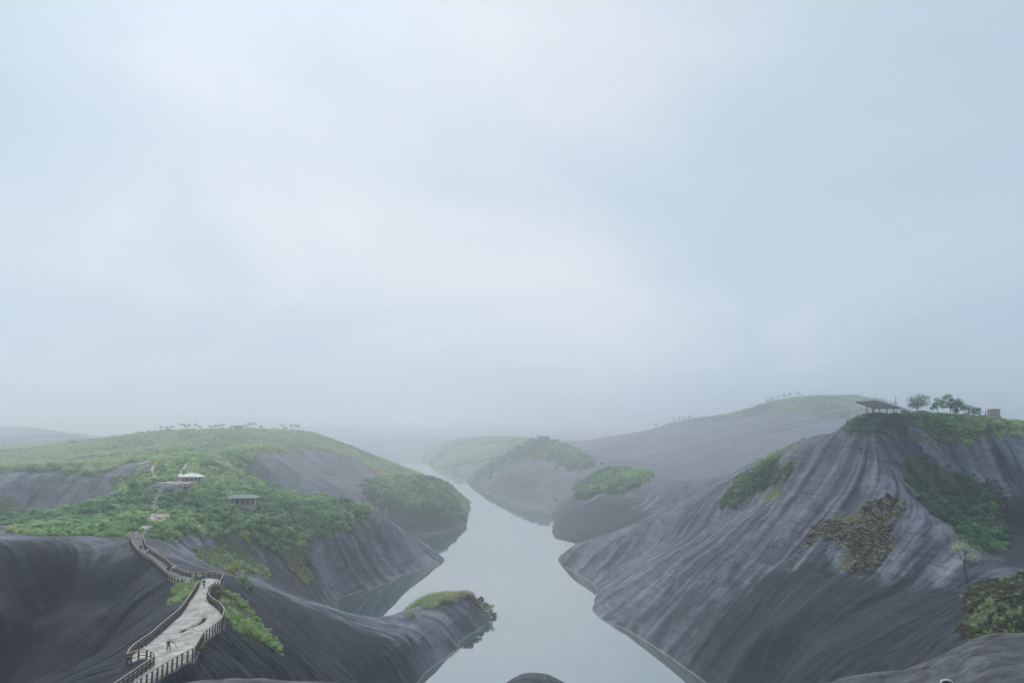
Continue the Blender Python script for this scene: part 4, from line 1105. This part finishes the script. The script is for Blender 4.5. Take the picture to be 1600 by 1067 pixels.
# frame building on the left skyline
q = stand(371, 671, 850, 1300); r = empty('skyline_building', q); tag(r, 'grey open framed building on the left skyline between rows of trees', 'building')
S = q[1] / FPX
MB().box((.5 * 1, 0, 3.0), (13 * S, 6, 5 * S)).build('wall', M_METAL, r)
for k in range(4): MB().box((0, 0, 0), (1.2 * S, .2, 2.8 * S)).build('window', M_GLASS, r, ((-4.2 + 3.0 * k) * S, -3.1, 3.0))
MB().box((.5, 0, 3.0 + 2.9 * S), (15 * S, 8, .9)).build('roof', M_WOOD, r)
MB().box((-10.5 * S, 0, 3.5 * S), (1.3 * S, 1.3, 8 * S)).build('tower', M_METAL, r)
MB().box((-9.3 * S, 0, 6.6 * S), (4 * S, .6, .6)).build('link_beam', M_WOOD, r)
q = stand(425.5, 676.5, 700, 1300); r = empty('white_wall', q); tag(r, 'short bright white wall on the left skyline meadow', 'wall')
S = q[1] / FPX
MB().box((0, 0, 1.0 * S + 1.8), (13 * S, .5, 1.6 * S + 1)).build('panel', M_WHITE, r)

# small white things in the shrubs
def sign_board(u, v, y0, w, h, label, lift=2.2):
    q = hit(u, v, y0); r = empty('sign_board', q); tag(r, label, 'sign')
    MB().box((0, 0, lift + h / 2), (w, .12, h)).build('panel', M_WHITE, r)
    for x in (-1, 1): MB().box((0, 0, (lift + h) / 2 - .2), (.09, .09, lift + h - .2)).build('post', M_METAL, r, (x * w * .38, .12, 0))
sign_board(273.5, 766, 330, 1.2, 1.3, 'taller white board in the shrubs just below the terrace')
sign_board(277.5, 766, 330, .9, .7, 'small low white board to the right of the taller one below the terrace')
sign_board(255.5, 781, 290, .5, .6, 'tiny white board in the shrubs beside the stepped path', 1.6)
q = hit(284, 765, 330); r = empty('white_post', q); tag(r, 'slender white leaning post between terrace and shrubs', 'post')
MB().tube([(0, 0, 0), (.5, 0, 3.6)], .14, 6).build('shaft', M_WHITE, r)
q = stand(293, 722, 400); r = empty('white_rock', q); tag(r, 'small white marker stone at the top end of the thin white path', 'stone')
MB().box((0, 0, 1.4), (1.2, 1, 2.6), .3, .5).build('stone', M_WHITE, r)

# ---- power cables between the far peak and the summit
def cable(a, b, sag, label):
    a, b = Vector(a), Vector(b)
    pts = [a.lerp(b, t) - Vector((0, 0, 4 * sag * t * (1 - t))) for t in np.linspace(0, 1, 40)]
    o = MB().tube(pts, .06, 4).build('power_cable', M_WOOD); tag(o, label, 'cable', 'cables strung over the valley')
for dv, lb in ((0, 'upper of two thin cables strung across the valley before the back ridge'), (5.0, 'lower of two thin cables strung across the valley before the back ridge')):
    cable(PY(815, 742 + dv, 1000), PY(1330, 641 + dv, 300), 5, lb)

# ---- dock on the narrow water
q = PZ(716, 753.5, 0.25); r = empty('floating_dock', q); tag(r, 'small rusty red floating dock on the narrow water by the far point', 'dock')
S = q[1] / FPX
MB().box((0, 0, 0), (15 * S, 5, .7)).build('deck', flat_mat('rusty_deck', (0.30, 0.15, 0.11), .8), r)
MB().box((3 * S, 0, 1.2), (4 * S, 2.6, 1.9)).build('cabin', M_PINKWALL, r)
MB().box((3 * S, 0, 2.3), (5 * S, 3.4, .2)).build('roof', M_RAIL, r)

# ---- trees
def tree(u, v, y0, height, crown_r, tint, label, grp=None, name='tree', lobes=7, leaves=420, leaf=0.32, trunk_frac=.35, flat=.75, top=None, y1=3500, cat='tree', leafmat=None, base=None, seed=None):
    q = base or stand(u, v, y0, y1)
    rng = random.Random(seed if seed is not None else int(u * 13 + v))
    r = empty(name, (q[0], q[1], q[2])); tag(r, label, cat, grp)
    H = height; mb = MB()
    tr = max(.05, H * .022)
    bend = [(0, 0, -.4), (rng.uniform(-.05, .05) * H, rng.uniform(-.05, .05) * H, H * trunk_frac), (rng.uniform(-.06, .06) * H, rng.uniform(-.06, .06) * H, H * .8)]
    mb.tube(bend, tr, 6, tr * .4)
    cs = []
    for k in range(lobes):
        a = 6.283 * k / lobes + rng.uniform(-.4, .4); rad = crown_r * rng.uniform(.25, .72)
        zz = H * (trunk_frac + (1 - trunk_frac) * rng.uniform(.25, .8))
        c = Vector((math.cos(a) * rad, math.sin(a) * rad, zz)); cs.append((c, crown_r * rng.uniform(.30, .46)))
        s0 = Vector(bend[1]).lerp(Vector(bend[2]), rng.uniform(0, .8)); mid = s0.lerp(c, .5) + Vector((0, 0, -.04 * H))
        mb.tube([s0, mid, c], tr * .45, 4, tr * .15)
    cs.append((Vector((0, 0, H - crown_r * .35 * flat)), crown_r * .42))
    mb.build('trunk', M_BARK, r)
    vs, fs = [], []
    for _ in range(leaves):
        c, rd = rng.choice(cs)
        d = Vector((rng.gauss(0, 1), rng.gauss(0, 1), rng.gauss(.25, 1))).normalized()
        pnt = c + Vector((d.x, d.y, d.z * flat)) * rd * rng.uniform(.35, 1.05)
        leaf_faces(vs, fs, pnt, d, leaf * (1 + .4 * rng.random()), rng)
    link('crown', mesh_from('crown', vs, fs, leafmat or LM(tint)), None, r)
    return r
_lm = {}
def LM(t):
    if t not in _lm: _lm[t] = leaf_mat('tree_leaves', t, spread=.4)
    return _lm[t]
M_YELLOW = leaf_mat('yellowing_leaves', 0.5, 0.0, [(0, (0.14, 0.24, 0.07)), (.5, (0.45, 0.46, 0.12)), (1, (0.70, 0.58, 0.18))], .9)
tree(366, 905, 172, 5.0, 2.7, .7, 'bushy tree with yellow top leaves beside the bend of the railing', leaves=900, leaf=.24, trunk_frac=.12, leafmat=M_YELLOW, flat=.8)
tree(380, 916, 172, 2.6, 2.0, .45, 'lower green bush just right of the yellow topped tree', leaves=600, leaf=.22, trunk_frac=.1, name='bush', cat='bush')
tree(394, 922, 178, 1.4, 1.2, .35, 'smallest dark bush at the foot of the yellow topped tree group', leaves=300, leaf=.2, trunk_frac=.1, name='bush', cat='bush')
tree(1511, 912, 165, 11.5, 4.6, .86, 'slender pale tree with a bare trunk on the rock above the scrub slope', leaves=900, leaf=.22, trunk_frac=.38, flat=.7, lobes=11)
G_S = 'trees along the summit of the great rock'
tree(1436, 648, 284, 8.2, 5.2, .12, 'largest open crowned dark tree behind the low dark roof', G_S, leaves=1500, leaf=.3, trunk_frac=.25, y1=300, flat=.8, lobes=11)
tree(1466, 648, 284, 7.0, 3.4, .12, 'small thin crowned tree second from the left on the summit', G_S, leaves=800, leaf=.28, trunk_frac=.22, y1=300, lobes=6)
tree(1484, 648, 284, 8.8, 3.8, .10, 'taller dark tree left of the rounded pair on the summit', G_S, leaves=1100, leaf=.3, trunk_frac=.15, y1=300)
tree(1498, 649, 284, 7.4, 4.6, .12, 'wide dark tree right of the tallest summit tree', G_S, leaves=1300, leaf=.32, trunk_frac=.1, y1=300)
tree(1522, 652, 282, 4.4, 3.9, .08, 'low rounded dark bush left of the pinkish block', G_S, leaves=700, leaf=.3, trunk_frac=.1, y1=300, name='bush', cat='bush')
tree(1413, 648, 286, 3.0, 2.0, .2, 'little round bush right of the thin pole', G_S, leaves=260, leaf=.28, trunk_frac=.1, y1=300, name='bush', cat='bush')
# palm-like trees on the left skyline
def umbrella_tree(u, hgt, wid, label):
    v = float(np.interp(u, [240, 330, 430, 490], [673.5, 670.5, 670.5, 672.5]))
    q = stand(u, v - 1.0, 860, 1300); S = q[1] / FPX
    hgt *= .75 + .5 * random.Random(int(u * 7)).random(); wid *= .8 + .6 * random.Random(int(u * 3)).random()
    r = empty('umbrella_tree', (q[0], q[1], q[2] + 1.6)); tag(r, label, 'tree', 'umbrella shaped trees on the left skyline')
    H, R = hgt * S, wid * S / 2
    rng = random.Random(int(u)); dep = rng.uniform(.15, .6); dro = rng.uniform(.1, .5); mb = MB().tube([(0, 0, -3), (rng.uniform(-.3, .3), 0, H * .8)], .32, 5, .2)
    mb.build('trunk', M_BARK, r)
    vs, fs = [], []
    for _ in range(110):
        a, d = rng.uniform(0, 6.28), R * math.sqrt(rng.random())
        leaf_faces(vs, fs, (math.cos(a) * d, math.sin(a) * d, H * (1 - dro * (d / R) ** 2) - rng.random() * H * dep * (1 - d / R * .5)), (0, 0, 1), .95, rng)
    link('crown', mesh_from('crown', vs, fs, LM(.1)), None, r)
ut = [(251.5, 8, 5), (260, 7.5, 5), (268, 6, 7), (284, 8, 6), (289.5, 9.5, 4), (295, 8, 4), (305, 8.5, 6), (312, 8, 5), (330, 6, 7), (337, 7, 6), (343, 8.5, 7), (349, 8, 6), (383, 7.5, 6), (389, 9, 7), (396, 8, 7), (408, 4.5, 8), (441, 7, 5), (446.5, 6, 5), (454.5, 9, 4), (460.5, 9.5, 5), (466, 9, 4)]
for k, (u, h_, w_) in enumerate(ut):
    where = ('leftmost', 'second from the left', 'third from the left', 'fourth from the left', 'fifth from the left', 'sixth from the left', 'seventh from the left', 'eighth from the left', 'fourth to the left of the framed building', 'third to the left of the framed building', 'second to the left of the framed building', 'next on the left of the framed building',
             'next on the right of the framed building', 'second to the right of the framed building', 'third to the right of the framed building', 'lowest and widest, left of the white wall', 'fifth from the right end', 'fourth from the right end', 'third from the right end', 'second from the right end', 'rightmost')[k]
    umbrella_tree(u, h_ + 1.0, w_ + 1.0, 'faint umbrella shaped skyline tree, ' + where + (' of the left row' if k < 8 else '' if k < 16 else ' of the row'))
# trees on the crest of the back ridge
G_R = 'lone trees on the crest of the back ridge'
for u, v, h_, w_, lb in ((1025, 668, 6, 5, 'single small round tree low on the back ridge crest'),
                         (1054, 654, 5, 6, 'first of the small trees on the bare knoll of the back ridge'), (1062, 652.5, 5.5, 6, 'second of the small trees on the bare knoll of the back ridge'), (1069, 652, 5.5, 6, 'third of the small trees on the bare knoll of the back ridge'), (1078, 652.5, 6, 7, 'last of the small trees on the bare knoll of the back ridge'),
                         (1199, 625, 7, 7, 'leftmost thin tree where the woods of the back ridge begin'), (1207, 622, 9, 8, 'second thin tree where the woods of the back ridge begin'), (1216, 620, 8, 7, 'third thin tree where the woods of the back ridge begin'), (1225, 618, 9, 8, 'fourth thin tree where the woods of the back ridge begin'), (1234, 616, 9, 10, 'fifth tree on the back ridge, next to the highest wood'), (1248, 615, 9, 9, 'highest tree at the peak of the back ridge woods')):
    q = stand(u, v, 1200, 1900); S = q[1] / FPX
    tree(u, v, 1020, h_ * S + 1, w_ * S / 2, .2, lb, G_R, leaves=140, leaf=1.0, trunk_frac=.35, lobes=5, base=q)
# big trees on the middle peak
for u, v, h_, w_, lb in ((812, 697, 5, 9, 'leftmost low tree on the middle peak'), (822, 690, 6, 10, 'second tree up the left side of the middle peak'), (832, 686, 8, 13, 'left one of the tall round trees on top of the middle peak'), (844, 684, 9, 15, 'centre one of the tall round trees on top of the middle peak'), (854, 685, 9, 13, 'right one of the tall round trees on top of the middle peak'), (866, 690, 7, 13, 'tree just right of the top of the middle peak')):
    q = stand(u, v + 2, 1060, 1300); S = q[1] / FPX
    tree(u, v, 1060, h_ * S, w_ * S * .62, .16, lb, 'trees on top of the middle peak', leaves=420, leaf=1.1, trunk_frac=.02, lobes=9, base=q, flat=.8)
tree(867, 768, 690, 8, 3.2, .7, 'small yellow green sapling standing out on the little rock point', leaves=200, leaf=.6, trunk_frac=.3)

# ---- bushes of the peninsula tip and below the railing
def bush(u, v, y0, h, rad, tint, label, grp, mat=None, leaves=420, leaf=.2, y1=3500):
    return tree(u, v, y0, h, rad, tint, label, grp, 'bush', 6, leaves, leaf, .08, .8, y1=y1, cat='bush', leafmat=mat)
G_P = 'bushes at the tip of the peninsula'
M_RUST = leaf_mat('rusty_leaves', .5, 0, [(0, (.06, .06, .03)), (.5, (.17, .13, .07)), (1, (.26, .20, .11))], .8)
for a in ((733, 938, 300, 2.2, 2.4, 0, 'dry brown bush on the rock left of the peninsula tip', M_RUST), (744, 945, 300, 2.4, 2.6, 0, 'second brown bush lower on the peninsula tip', M_RUST), (752, 918, 305, 3.2, 1.7, .05, 'upright dark green bush at the top of the peninsula tip', None),
          (763, 922, 300, 3.6, 2.4, .62, 'bright green bush behind the dark one on the peninsula tip', None), (773, 934, 300, 3.8, 2.8, .66, 'largest bright yellow green bush at the end of the peninsula', None), (768, 946, 300, 3.0, 2.4, .15, 'dark green bush hanging over the water at the peninsula tip', None),
          (777, 952, 300, 2.6, 2.0, .30, 'lowest green bush touching the water at the peninsula tip', None), (758, 934, 300, 2.8, 2.0, .30, 'mid green bush in the middle of the peninsula tip', None)):
    bush(a[0], a[1], a[2], a[3] * 1.15, a[4] * 1.3, a[5], a[6], G_P, a[7], leaves=900, leaf=.28, y1=332)
G_B = 'bushes in a band below the winding railing'
for a in ((336, 925, 140, 1.5, 1.3, 0, 'topmost brown bush of the band, inside the railing bend', M_RUST), (343, 938, 138, 1.7, 1.5, 0, 'second brown bush of the band beside the railing', M_RUST), (350, 950, 136, 1.6, 1.5, .8, 'yellowish bush beside the widest bend of the railing', None),
          (357, 962, 132, 1.5, 1.4, .55, 'green bush below the widest bend of the railing', None), (368, 972, 130, 1.6, 1.5, .5, 'round green bush halfway down the band', None), (380, 984, 127, 2.0, 1.6, .78, 'bright yellow green bush halfway down the band', None),
          (392, 992, 127, 2.0, 1.5, .82, 'brightest yellow green bush of the band', None), (404, 1000, 127, 1.7, 1.4, .7, 'light green bush near the lower end of the band', None), (416, 1008, 127, 1.3, 1.2, .5, 'small green bush near the lower end of the band', None), (428, 1018, 127, 1.1, 1.0, .4, 'lowest and smallest bush of the band', None),
          (313, 1018, 106, .8, .8, .3, 'small dark bush outside the lower right railing', None)):
    bush(*a[:7], G_B, a[7], leaves=520, leaf=.16, y1=200)

# ---- people
M_SKIN = flat_mat('skin', (0.45, 0.29, 0.21), .6)
M_HAIR = flat_mat('hair', (0.015, 0.012, 0.010), .6)
def cloth(c): return flat_mat('cloth', c, .85, var=.12)
C_BLACK, C_WHITE, C_BLUE, C_NAVY, C_RED, C_GREY, C_GREEN = [cloth(c) for c in ((.018, .020, .024), (.75, .75, .73), (.03, .11, .42), (.02, .03, .06), (.42, .04, .05), (.2, .2, .21), (.03, .06, .05))]
POSES = {  # offsets in metres, figure facing +Y; hips, chest, neck, head, then arm and leg chains
    'walk': dict(hip=(0, 0, .93), chest=(0, .03, 1.36), head=(0, .07, 1.60), la=[(-.2, .02, 1.40), (-.27, -.10, 1.12), (-.25, .06, .90)], ra=[(.2, .02, 1.40), (.27, .10, 1.12), (.24, .28, .96)], ll=[(-.1, 0, .9), (-.12, .20, .50), (-.12, .22, .06)], rl=[(.1, 0, .9), (.12, -.04, .48), (.12, -.30, .10)]),
    'stand': dict(hip=(0, 0, .93), chest=(0, .0, 1.36), head=(0, .03, 1.61), la=[(-.2, 0, 1.40), (-.27, 0, 1.12), (-.22, .14, .92)], ra=[(.2, 0, 1.40), (.27, 0, 1.12), (.22, .16, .95)], ll=[(-.1, 0, .9), (-.12, .02, .48), (-.12, 0, .05)], rl=[(.1, 0, .9), (.12, .02, .48), (.13, 0, .05)]),
    'arm_out': dict(hip=(0, 0, .93), chest=(-.03, .03, 1.36), head=(0, .04, 1.61), la=[(-.2, 0, 1.40), (-.48, .05, 1.30), (-.74, .10, 1.20)], ra=[(.2, 0, 1.38), (.30, -.02, 1.12), (.24, .12, .92)], ll=[(-.1, 0, .9), (-.18, .08, .48), (-.20, .02, .05)], rl=[(.1, 0, .9), (.18, .0, .48), (.24, -.04, .05)]),
    'lean': dict(hip=(0, 0, .92), chest=(0, .28, 1.24), head=(0, .42, 1.42), la=[(-.2, .26, 1.26), (-.27, .46, 1.06), (-.22, .62, 1.16)], ra=[(.2, .26, 1.26), (.27, .46, 1.06), (.22, .62, 1.16)], ll=[(-.1, 0, .9), (-.13, .05, .48), (-.14, -.06, .05)], rl=[(.1, 0, .9), (.13, .06, .48), (.15, .0, .05)]),
    'crouch': dict(hip=(0, -.05, .42), chest=(0, .12, .80), head=(0, .20, 1.04), la=[(-.2, .12, .84), (-.26, .30, .62), (-.14, .45, .52)], ra=[(.2, .12, .84), (.26, .30, .62), (.14, .45, .52)], ll=[(-.1, -.02, .40), (-.17, .34, .50), (-.15, .12, .06)], rl=[(.1, -.02, .40), (.17, .34, .50), (.15, .12, .06)]),
}
def person(u, v, y0, facing, pose, top, legs, label, hat=None, stick=False, pos=None):
    q = pos or (on_path(u, v) if y0 is None else stand(u, v, y0))
    z = max(ground(q[0], q[1]), q[2] - .6)
    r = empty('person', (q[0], q[1], z), facing); tag(r, label, 'person')
    P = POSES[pose]; V = Vector
    hip, chest, head = V(P['hip']), V(P['chest']), V(P['head'])
    neck = chest.lerp(head, .55)
    # body: one continuous skinned figure
    J = [hip, hip.lerp(chest, .5), chest, neck, head - V((0, 0, .03)), head + V((0, .005, .11))]
    E = [(0, 1), (1, 2), (2, 3), (3, 4), (4, 5)]; R = [.13, .125, .15, .055, .085, .075]
    for key, root_i in (('la', 2), ('ra', 2), ('ll', 0), ('rl', 0)):
        pr = root_i; ch = P[key]
        rs = (.055, .042, .032) if key in ('la', 'ra') else (.085, .062, .045)
        for k, c in enumerate(ch):
            J.append(V(c)); R.append(rs[k]); E.append((pr, len(J) - 1)); pr = len(J) - 1
        J.append(V(ch[-1]) + (V((0, .03, -.09)) if key in ('la', 'ra') else V((0, .15, -.01)))); R.append(.035 if key in ('la', 'ra') else .04); E.append((pr, len(J) - 1))
    def fig(name, J, E, R, mat):
        bm = bmesh.new()
        sl_ = bm.verts.layers.skin.verify()
        bvs = [bm.verts.new(j) for j in J]
        for a, b in E: bm.edges.new((bvs[a], bvs[b]))
        for bv, rad in zip(bvs, R): bv[sl_].radius = (rad, rad)
        bvs[0][sl_].use_root = True
        me = bpy.data.meshes.new(name); bm.to_mesh(me); bm.free()
        o = link(name, me, mat, r)
        sk = o.modifiers.new('skin', 'SKIN'); sk.use_smooth_shade = True
        sb = o.modifiers.new('sub', 'SUBSURF'); sb.levels = 1; sb.render_levels = 1
        return o
    fig('body', J, E, R, M_SKIN)
    J2 = [hip + V((0, 0, -.02)), hip.lerp(chest, .5), chest, chest.lerp(neck, .35)]; E2 = [(0, 1), (1, 2), (2, 3)]; R2 = [.165, .155, .18, .10]
    for key in ('la', 'ra'):
        pr = 2
        for k, c in enumerate(P[key]):
            J2.append(V(c)); R2.append((.08, .065, .055)[k]); E2.append((pr, len(J2) - 1)); pr = len(J2) - 1
    fig('jacket', J2, E2, R2, top)
    J3 = [hip + V((0, 0, .04)), hip - V((0, 0, .04))]; E3 = [(0, 1)]; R3 = [.155, .15]
    for key in ('ll', 'rl'):
        pr = 1
        for k, c in enumerate(P[key]):
            J3.append(V(c) + (V((0, 0, .06)) if k == 2 else V((0, 0, 0)))); R3.append((.105, .085, .065)[k]); E3.append((pr, len(J3) - 1)); pr = len(J3) - 1
    fig('trousers', J3, E3, R3, legs)
    fig('hat' if hat else 'hair', [head + V((0, -.03, .03)), head + V((0, -.015, .13))], [(0, 1)], [.10, .088], hat or M_HAIR)
    fig('nose', [head + V((0, .085, .02)), head + V((0, .115, .0))], [(0, 1)], [.012, .014], M_SKIN)
    if stick:
        h0 = V(P['la'][-1]); MB().tube([h0 + V((.1, -.05, .12)), h0 + V((-.35, .2, -.75))], .03, 5).build('stick', M_POST, r)
    return r
PI = math.pi
person(263, 1017, None, PI + .5, 'arm_out', C_GREEN, C_NAVY, 'person in dark green jacket with one arm out holding a stick on the wide path', stick=True)
person(318.5, 918, None, .2, 'walk', C_BLACK, C_BLACK, 'person in black walking near the narrow upper end of the lower path')
person(342.5, 953, None, -1.3, 'lean', C_BLUE, C_GREY, 'person in bright blue leaning on the right railing bend')
person(270.5, 895, None, .4, 'walk', C_WHITE, C_RED, 'person in white top and red bottoms at the foot of the stairs')
person(261.5, 893, None, -.6, 'crouch', C_BLACK, C_BLACK, 'person in black crouching by the left railing at the foot of the stairs')
person(294, 901, None, -1.2, 'stand', C_WHITE, C_NAVY, 'person in white standing at the lower end of the stair railing')
person(295.8, 899.5, None, -1.0, 'stand', C_BLACK, C_NAVY, 'person in black beside the one in white at the lower stair end')
person(211, 836.5, None, 0.2, 'walk', C_WHITE, C_GREY, 'left person in white at the head of the stairs')
person(214.5, 835.5, None, .9, 'walk', C_WHITE, C_WHITE, 'right person all in white at the head of the stairs')
person(212, 841.5, None, -.3, 'crouch', C_WHITE, C_GREY, 'person in white sitting lower on the steps near the stair head')
person(217, 841, None, 1.2, 'crouch', C_WHITE, C_NAVY, 'second sitting person in white, nearer the right railing')
person(219.5, 860.5, None, .5, 'stand', C_BLACK, C_BLACK, 'dark dressed person on the stairs behind the left railing')
person(230.5, 867, None, 2.5, 'stand', C_WHITE, C_NAVY, 'person in white halfway down the stairs')
person(238.5, 799, 255, .2, 'walk', C_BLACK, C_BLACK, 'lone person in black climbing the stepped path through shrubs')
for u, v, tp_, lb in ((254.5, 757, C_GREY, 'left of two people standing in the middle of the terrace'), (257.8, 757, C_BLACK, 'right of two people standing in the middle of the terrace'), (271.5, 750.5, C_BLACK, 'left person of the group under the terrace wall'), (275.5, 749.5, C_NAVY, 'right person of the group under the terrace wall'), (243.5, 762, C_GREY, 'person at the left edge of the terrace steps')):
    q = stand(u, v, 338); person(u, v, 338, 1.0, 'stand', tp_, C_NAVY, lb, pos=(q[0], q[1], q[2] + 1.3))
for u, v, tp_, lb in ((1346, 646.5, C_WHITE, 'person in white at the left side of the shelter'), (1353, 643.5, C_GREY, 'person in grey under the left part of the shelter roof'), (1358, 643, C_BLACK, 'person in black under the middle of the shelter roof'), (1375, 641, C_BLACK, 'person under the right part of the shelter roof'), (1566, 651, C_NAVY, 'left of three people beside the pinkish block'), (1571, 651, C_GREY, 'middle one of three people beside the pinkish block'), (1578, 652, C_BLACK, 'rightmost of three people beside the pinkish block')):
    q = PY(u, v, 281); person(u, v, 281, PI, 'stand', tp_, C_NAVY, lb, pos=(q[0], q[1], ground(q[0], q[1]) + .55))

# ---- the camera's own mountain: near bare rock at the foot of the picture
def near_rock(name, prof, d, depth, label_seed, label=None):
    """prof: outline in view at distance d; the rock falls away behind it and runs down towards the viewer"""
    us = np.linspace(prof[0][0], prof[-1][0], 150); vs_ = np.interp(us, [p_[0] for p_ in prof], [p_[1] for p_ in prof])
    k_ = np.ones(9) / 9; vs_ = np.convolve(np.pad(vs_, 4, mode='edge'), k_, 'valid')
    rows = 70; V_, F_ = [], []
    for j in range(rows):
        t = j / (rows - 1) * 2 - .8            # -.8 (near) .. 1.2 (behind the crest)
        for u, v in zip(us, vs_):
            c = PY(u, v, d)
            y = d + t * depth
            x = c[0] * (y / d) * (1.0 if t < 0 else 1) 
            z = c[2] - (.10 * t * t * depth * 1.2 if t < 0 else .30 * t * depth + .45 * t * t * depth) + (.0 if t > 0 else .22 * t * depth)
            n = fbm(np.array([x * .35]), np.array([y * .35]), 4, label_seed)[0] - .5
            n2 = fbm(np.array([x * .6 + 9]), np.array([y * 2.4]), 3, label_seed + 9)[0] - .5
            V_.append((x, y, z + n * .35 * d / 30 + n2 * .14 * d / 30))
    m_ = len(us)
    for j in range(rows - 1):
        for i in range(m_ - 1):
            a_ = j * m_ + i; F_.append((a_, a_ + 1, a_ + m_ + 1, a_ + m_))
    # skirt down so that the rock is solid
    me = bpy.data.meshes.new(name); me.from_pydata(V_, [], F_); me.update()
    me.polygons.foreach_set('use_smooth', [True] * len(F_))
    o = link(name, me, M_NEAR); tag(o, label, kind='structure')
def near_mat():
    m, nt, b = new_mat('near_bare_rock')
    g = N(nt, 'ShaderNodeNewGeometry'); Pn = g.outputs['Position']
    mp = N(nt, 'ShaderNodeMapping'); mp.inputs['Scale'].default_value = (.5, 1.6, 1.6); nt.links.new(Pn, mp.inputs[0])
    n = noise(nt, mp.outputs[0], 1.1, 8, .68, .6); n2 = noise(nt, Pn, 14, 6, .7)
    r = ramp(nt, [(.34, (.018, .022, .026)), (.47, (.055, .062, .072)), (.58, (.105, .115, .130)), (.72, (.21, .215, .225))])
    nt.links.new(math_(nt, 'ADD', math_(nt, 'MULTIPLY', n, .72), math_(nt, 'MULTIPLY', n2, .28)), r.inputs[0])
    pit = ramp(nt, [(.27, .25), (.36, 1.0)]); nt.links.new(noise(nt, mp.outputs[0], 2.2, 3, .5), pit.inputs[0])
    nt.links.new(mixc(nt, 1.0, r.outputs[0], pit.outputs[0], 'MULTIPLY'), b.inputs['Base Color'])
    b.inputs['Roughness'].default_value = .85
    bp = N(nt, 'ShaderNodeBump'); bp.inputs['Strength'].default_value = .9; bp.inputs['Distance'].default_value = .12
    nt.links.new(math_(nt, 'ADD', n, math_(nt, 'MULTIPLY', n2, .5)), bp.inputs['Height']); nt.links.new(bp.outputs[0], b.inputs['Normal'])
    return m
M_NEAR = near_mat()
near_rock('near_rock_shoulder', [(1180, 1090), (1270, 1072), (1330, 1053), (1410, 1047), (1450, 1030), (1510, 1001), (1545, 990), (1600, 985), (1700, 975)], 34, 14, 3)
near_rock('near_rock_dome', [(745, 1100), (785, 1070), (800, 1060), (815, 1053), (832, 1050), (855, 1053), (880, 1064), (900, 1080), (920, 1100)], 30, 8, 21)
near_rock('near_rock_ledge', [(200, 1085), (285, 1066), (330, 1062), (400, 1060), (480, 1062), (560, 1067), (640, 1085)], 32, 9, 33)
# boulder with a white arc over its top, at the bottom edge
q = PY(1478, 1068, 24); r = empty('small_boulder', q); tag(r, 'small dark boulder with a white upper edge on the near rock at the bottom', 'boulder')
rng = random.Random(4); bm = bmesh.new(); bmesh.ops.create_icosphere(bm, subdivisions=3, radius=.2)
for v_ in bm.verts: v_.co *= 1 + .25 * (math.sin(v_.co.x * 19) * math.cos(v_.co.y * 15 + v_.co.z * 11))
me = bpy.data.meshes.new('stone'); bm.to_mesh(me); bm.free(); link('stone', me, M_WOOD, r).scale = (1, .8, .6)
MB().tube([(-.2, -.05, .02), (-.16, -.05, .12), (-.02, -.06, .15), (.10, -.05, .12), (.2, -.05, .02)], .028, 5).build('pale_edge', M_WHITE, r)
# ------------------------------------------------------------------ haze: one closed box of pale even air
def haze_box():
    x0, x1, y0, y1, z0, z1 = -5900, 5900, -300, 9600, -2.0, 168.0
    bm = bmesh.new()
    v = [bm.verts.new((x, y, z)) for z in (z0, z1) for x, y in ((x0, y0), (x1, y0), (x1, y1), (x0, y1))]
    for f in ((3, 2, 1, 0), (4, 5, 6, 7), (0, 1, 5, 4), (1, 2, 6, 5), (2, 3, 7, 6), (3, 0, 4, 7)):
        bm.faces.new([v[k] for k in f])
    me = bpy.data.meshes.new('haze'); bm.to_mesh(me); bm.free()
    m = bpy.data.materials.new('pale_air'); m.use_nodes = True
    nt = m.node_tree; nt.nodes.clear()
    out = N(nt, 'ShaderNodeOutputMaterial'); pv = N(nt, 'ShaderNodeVolumePrincipled')
    pv.inputs['Color'].default_value = (0.945, 0.975, 1.0, 1)
    pv.inputs['Density'].default_value = HAZE
    pv.inputs['Anisotropy'].default_value = 0.83
    nt.links.new(pv.outputs[0], out.inputs['Volume'])
    o = link('haze', me, m); tag(o, kind='stuff')
    return o
haze_box()
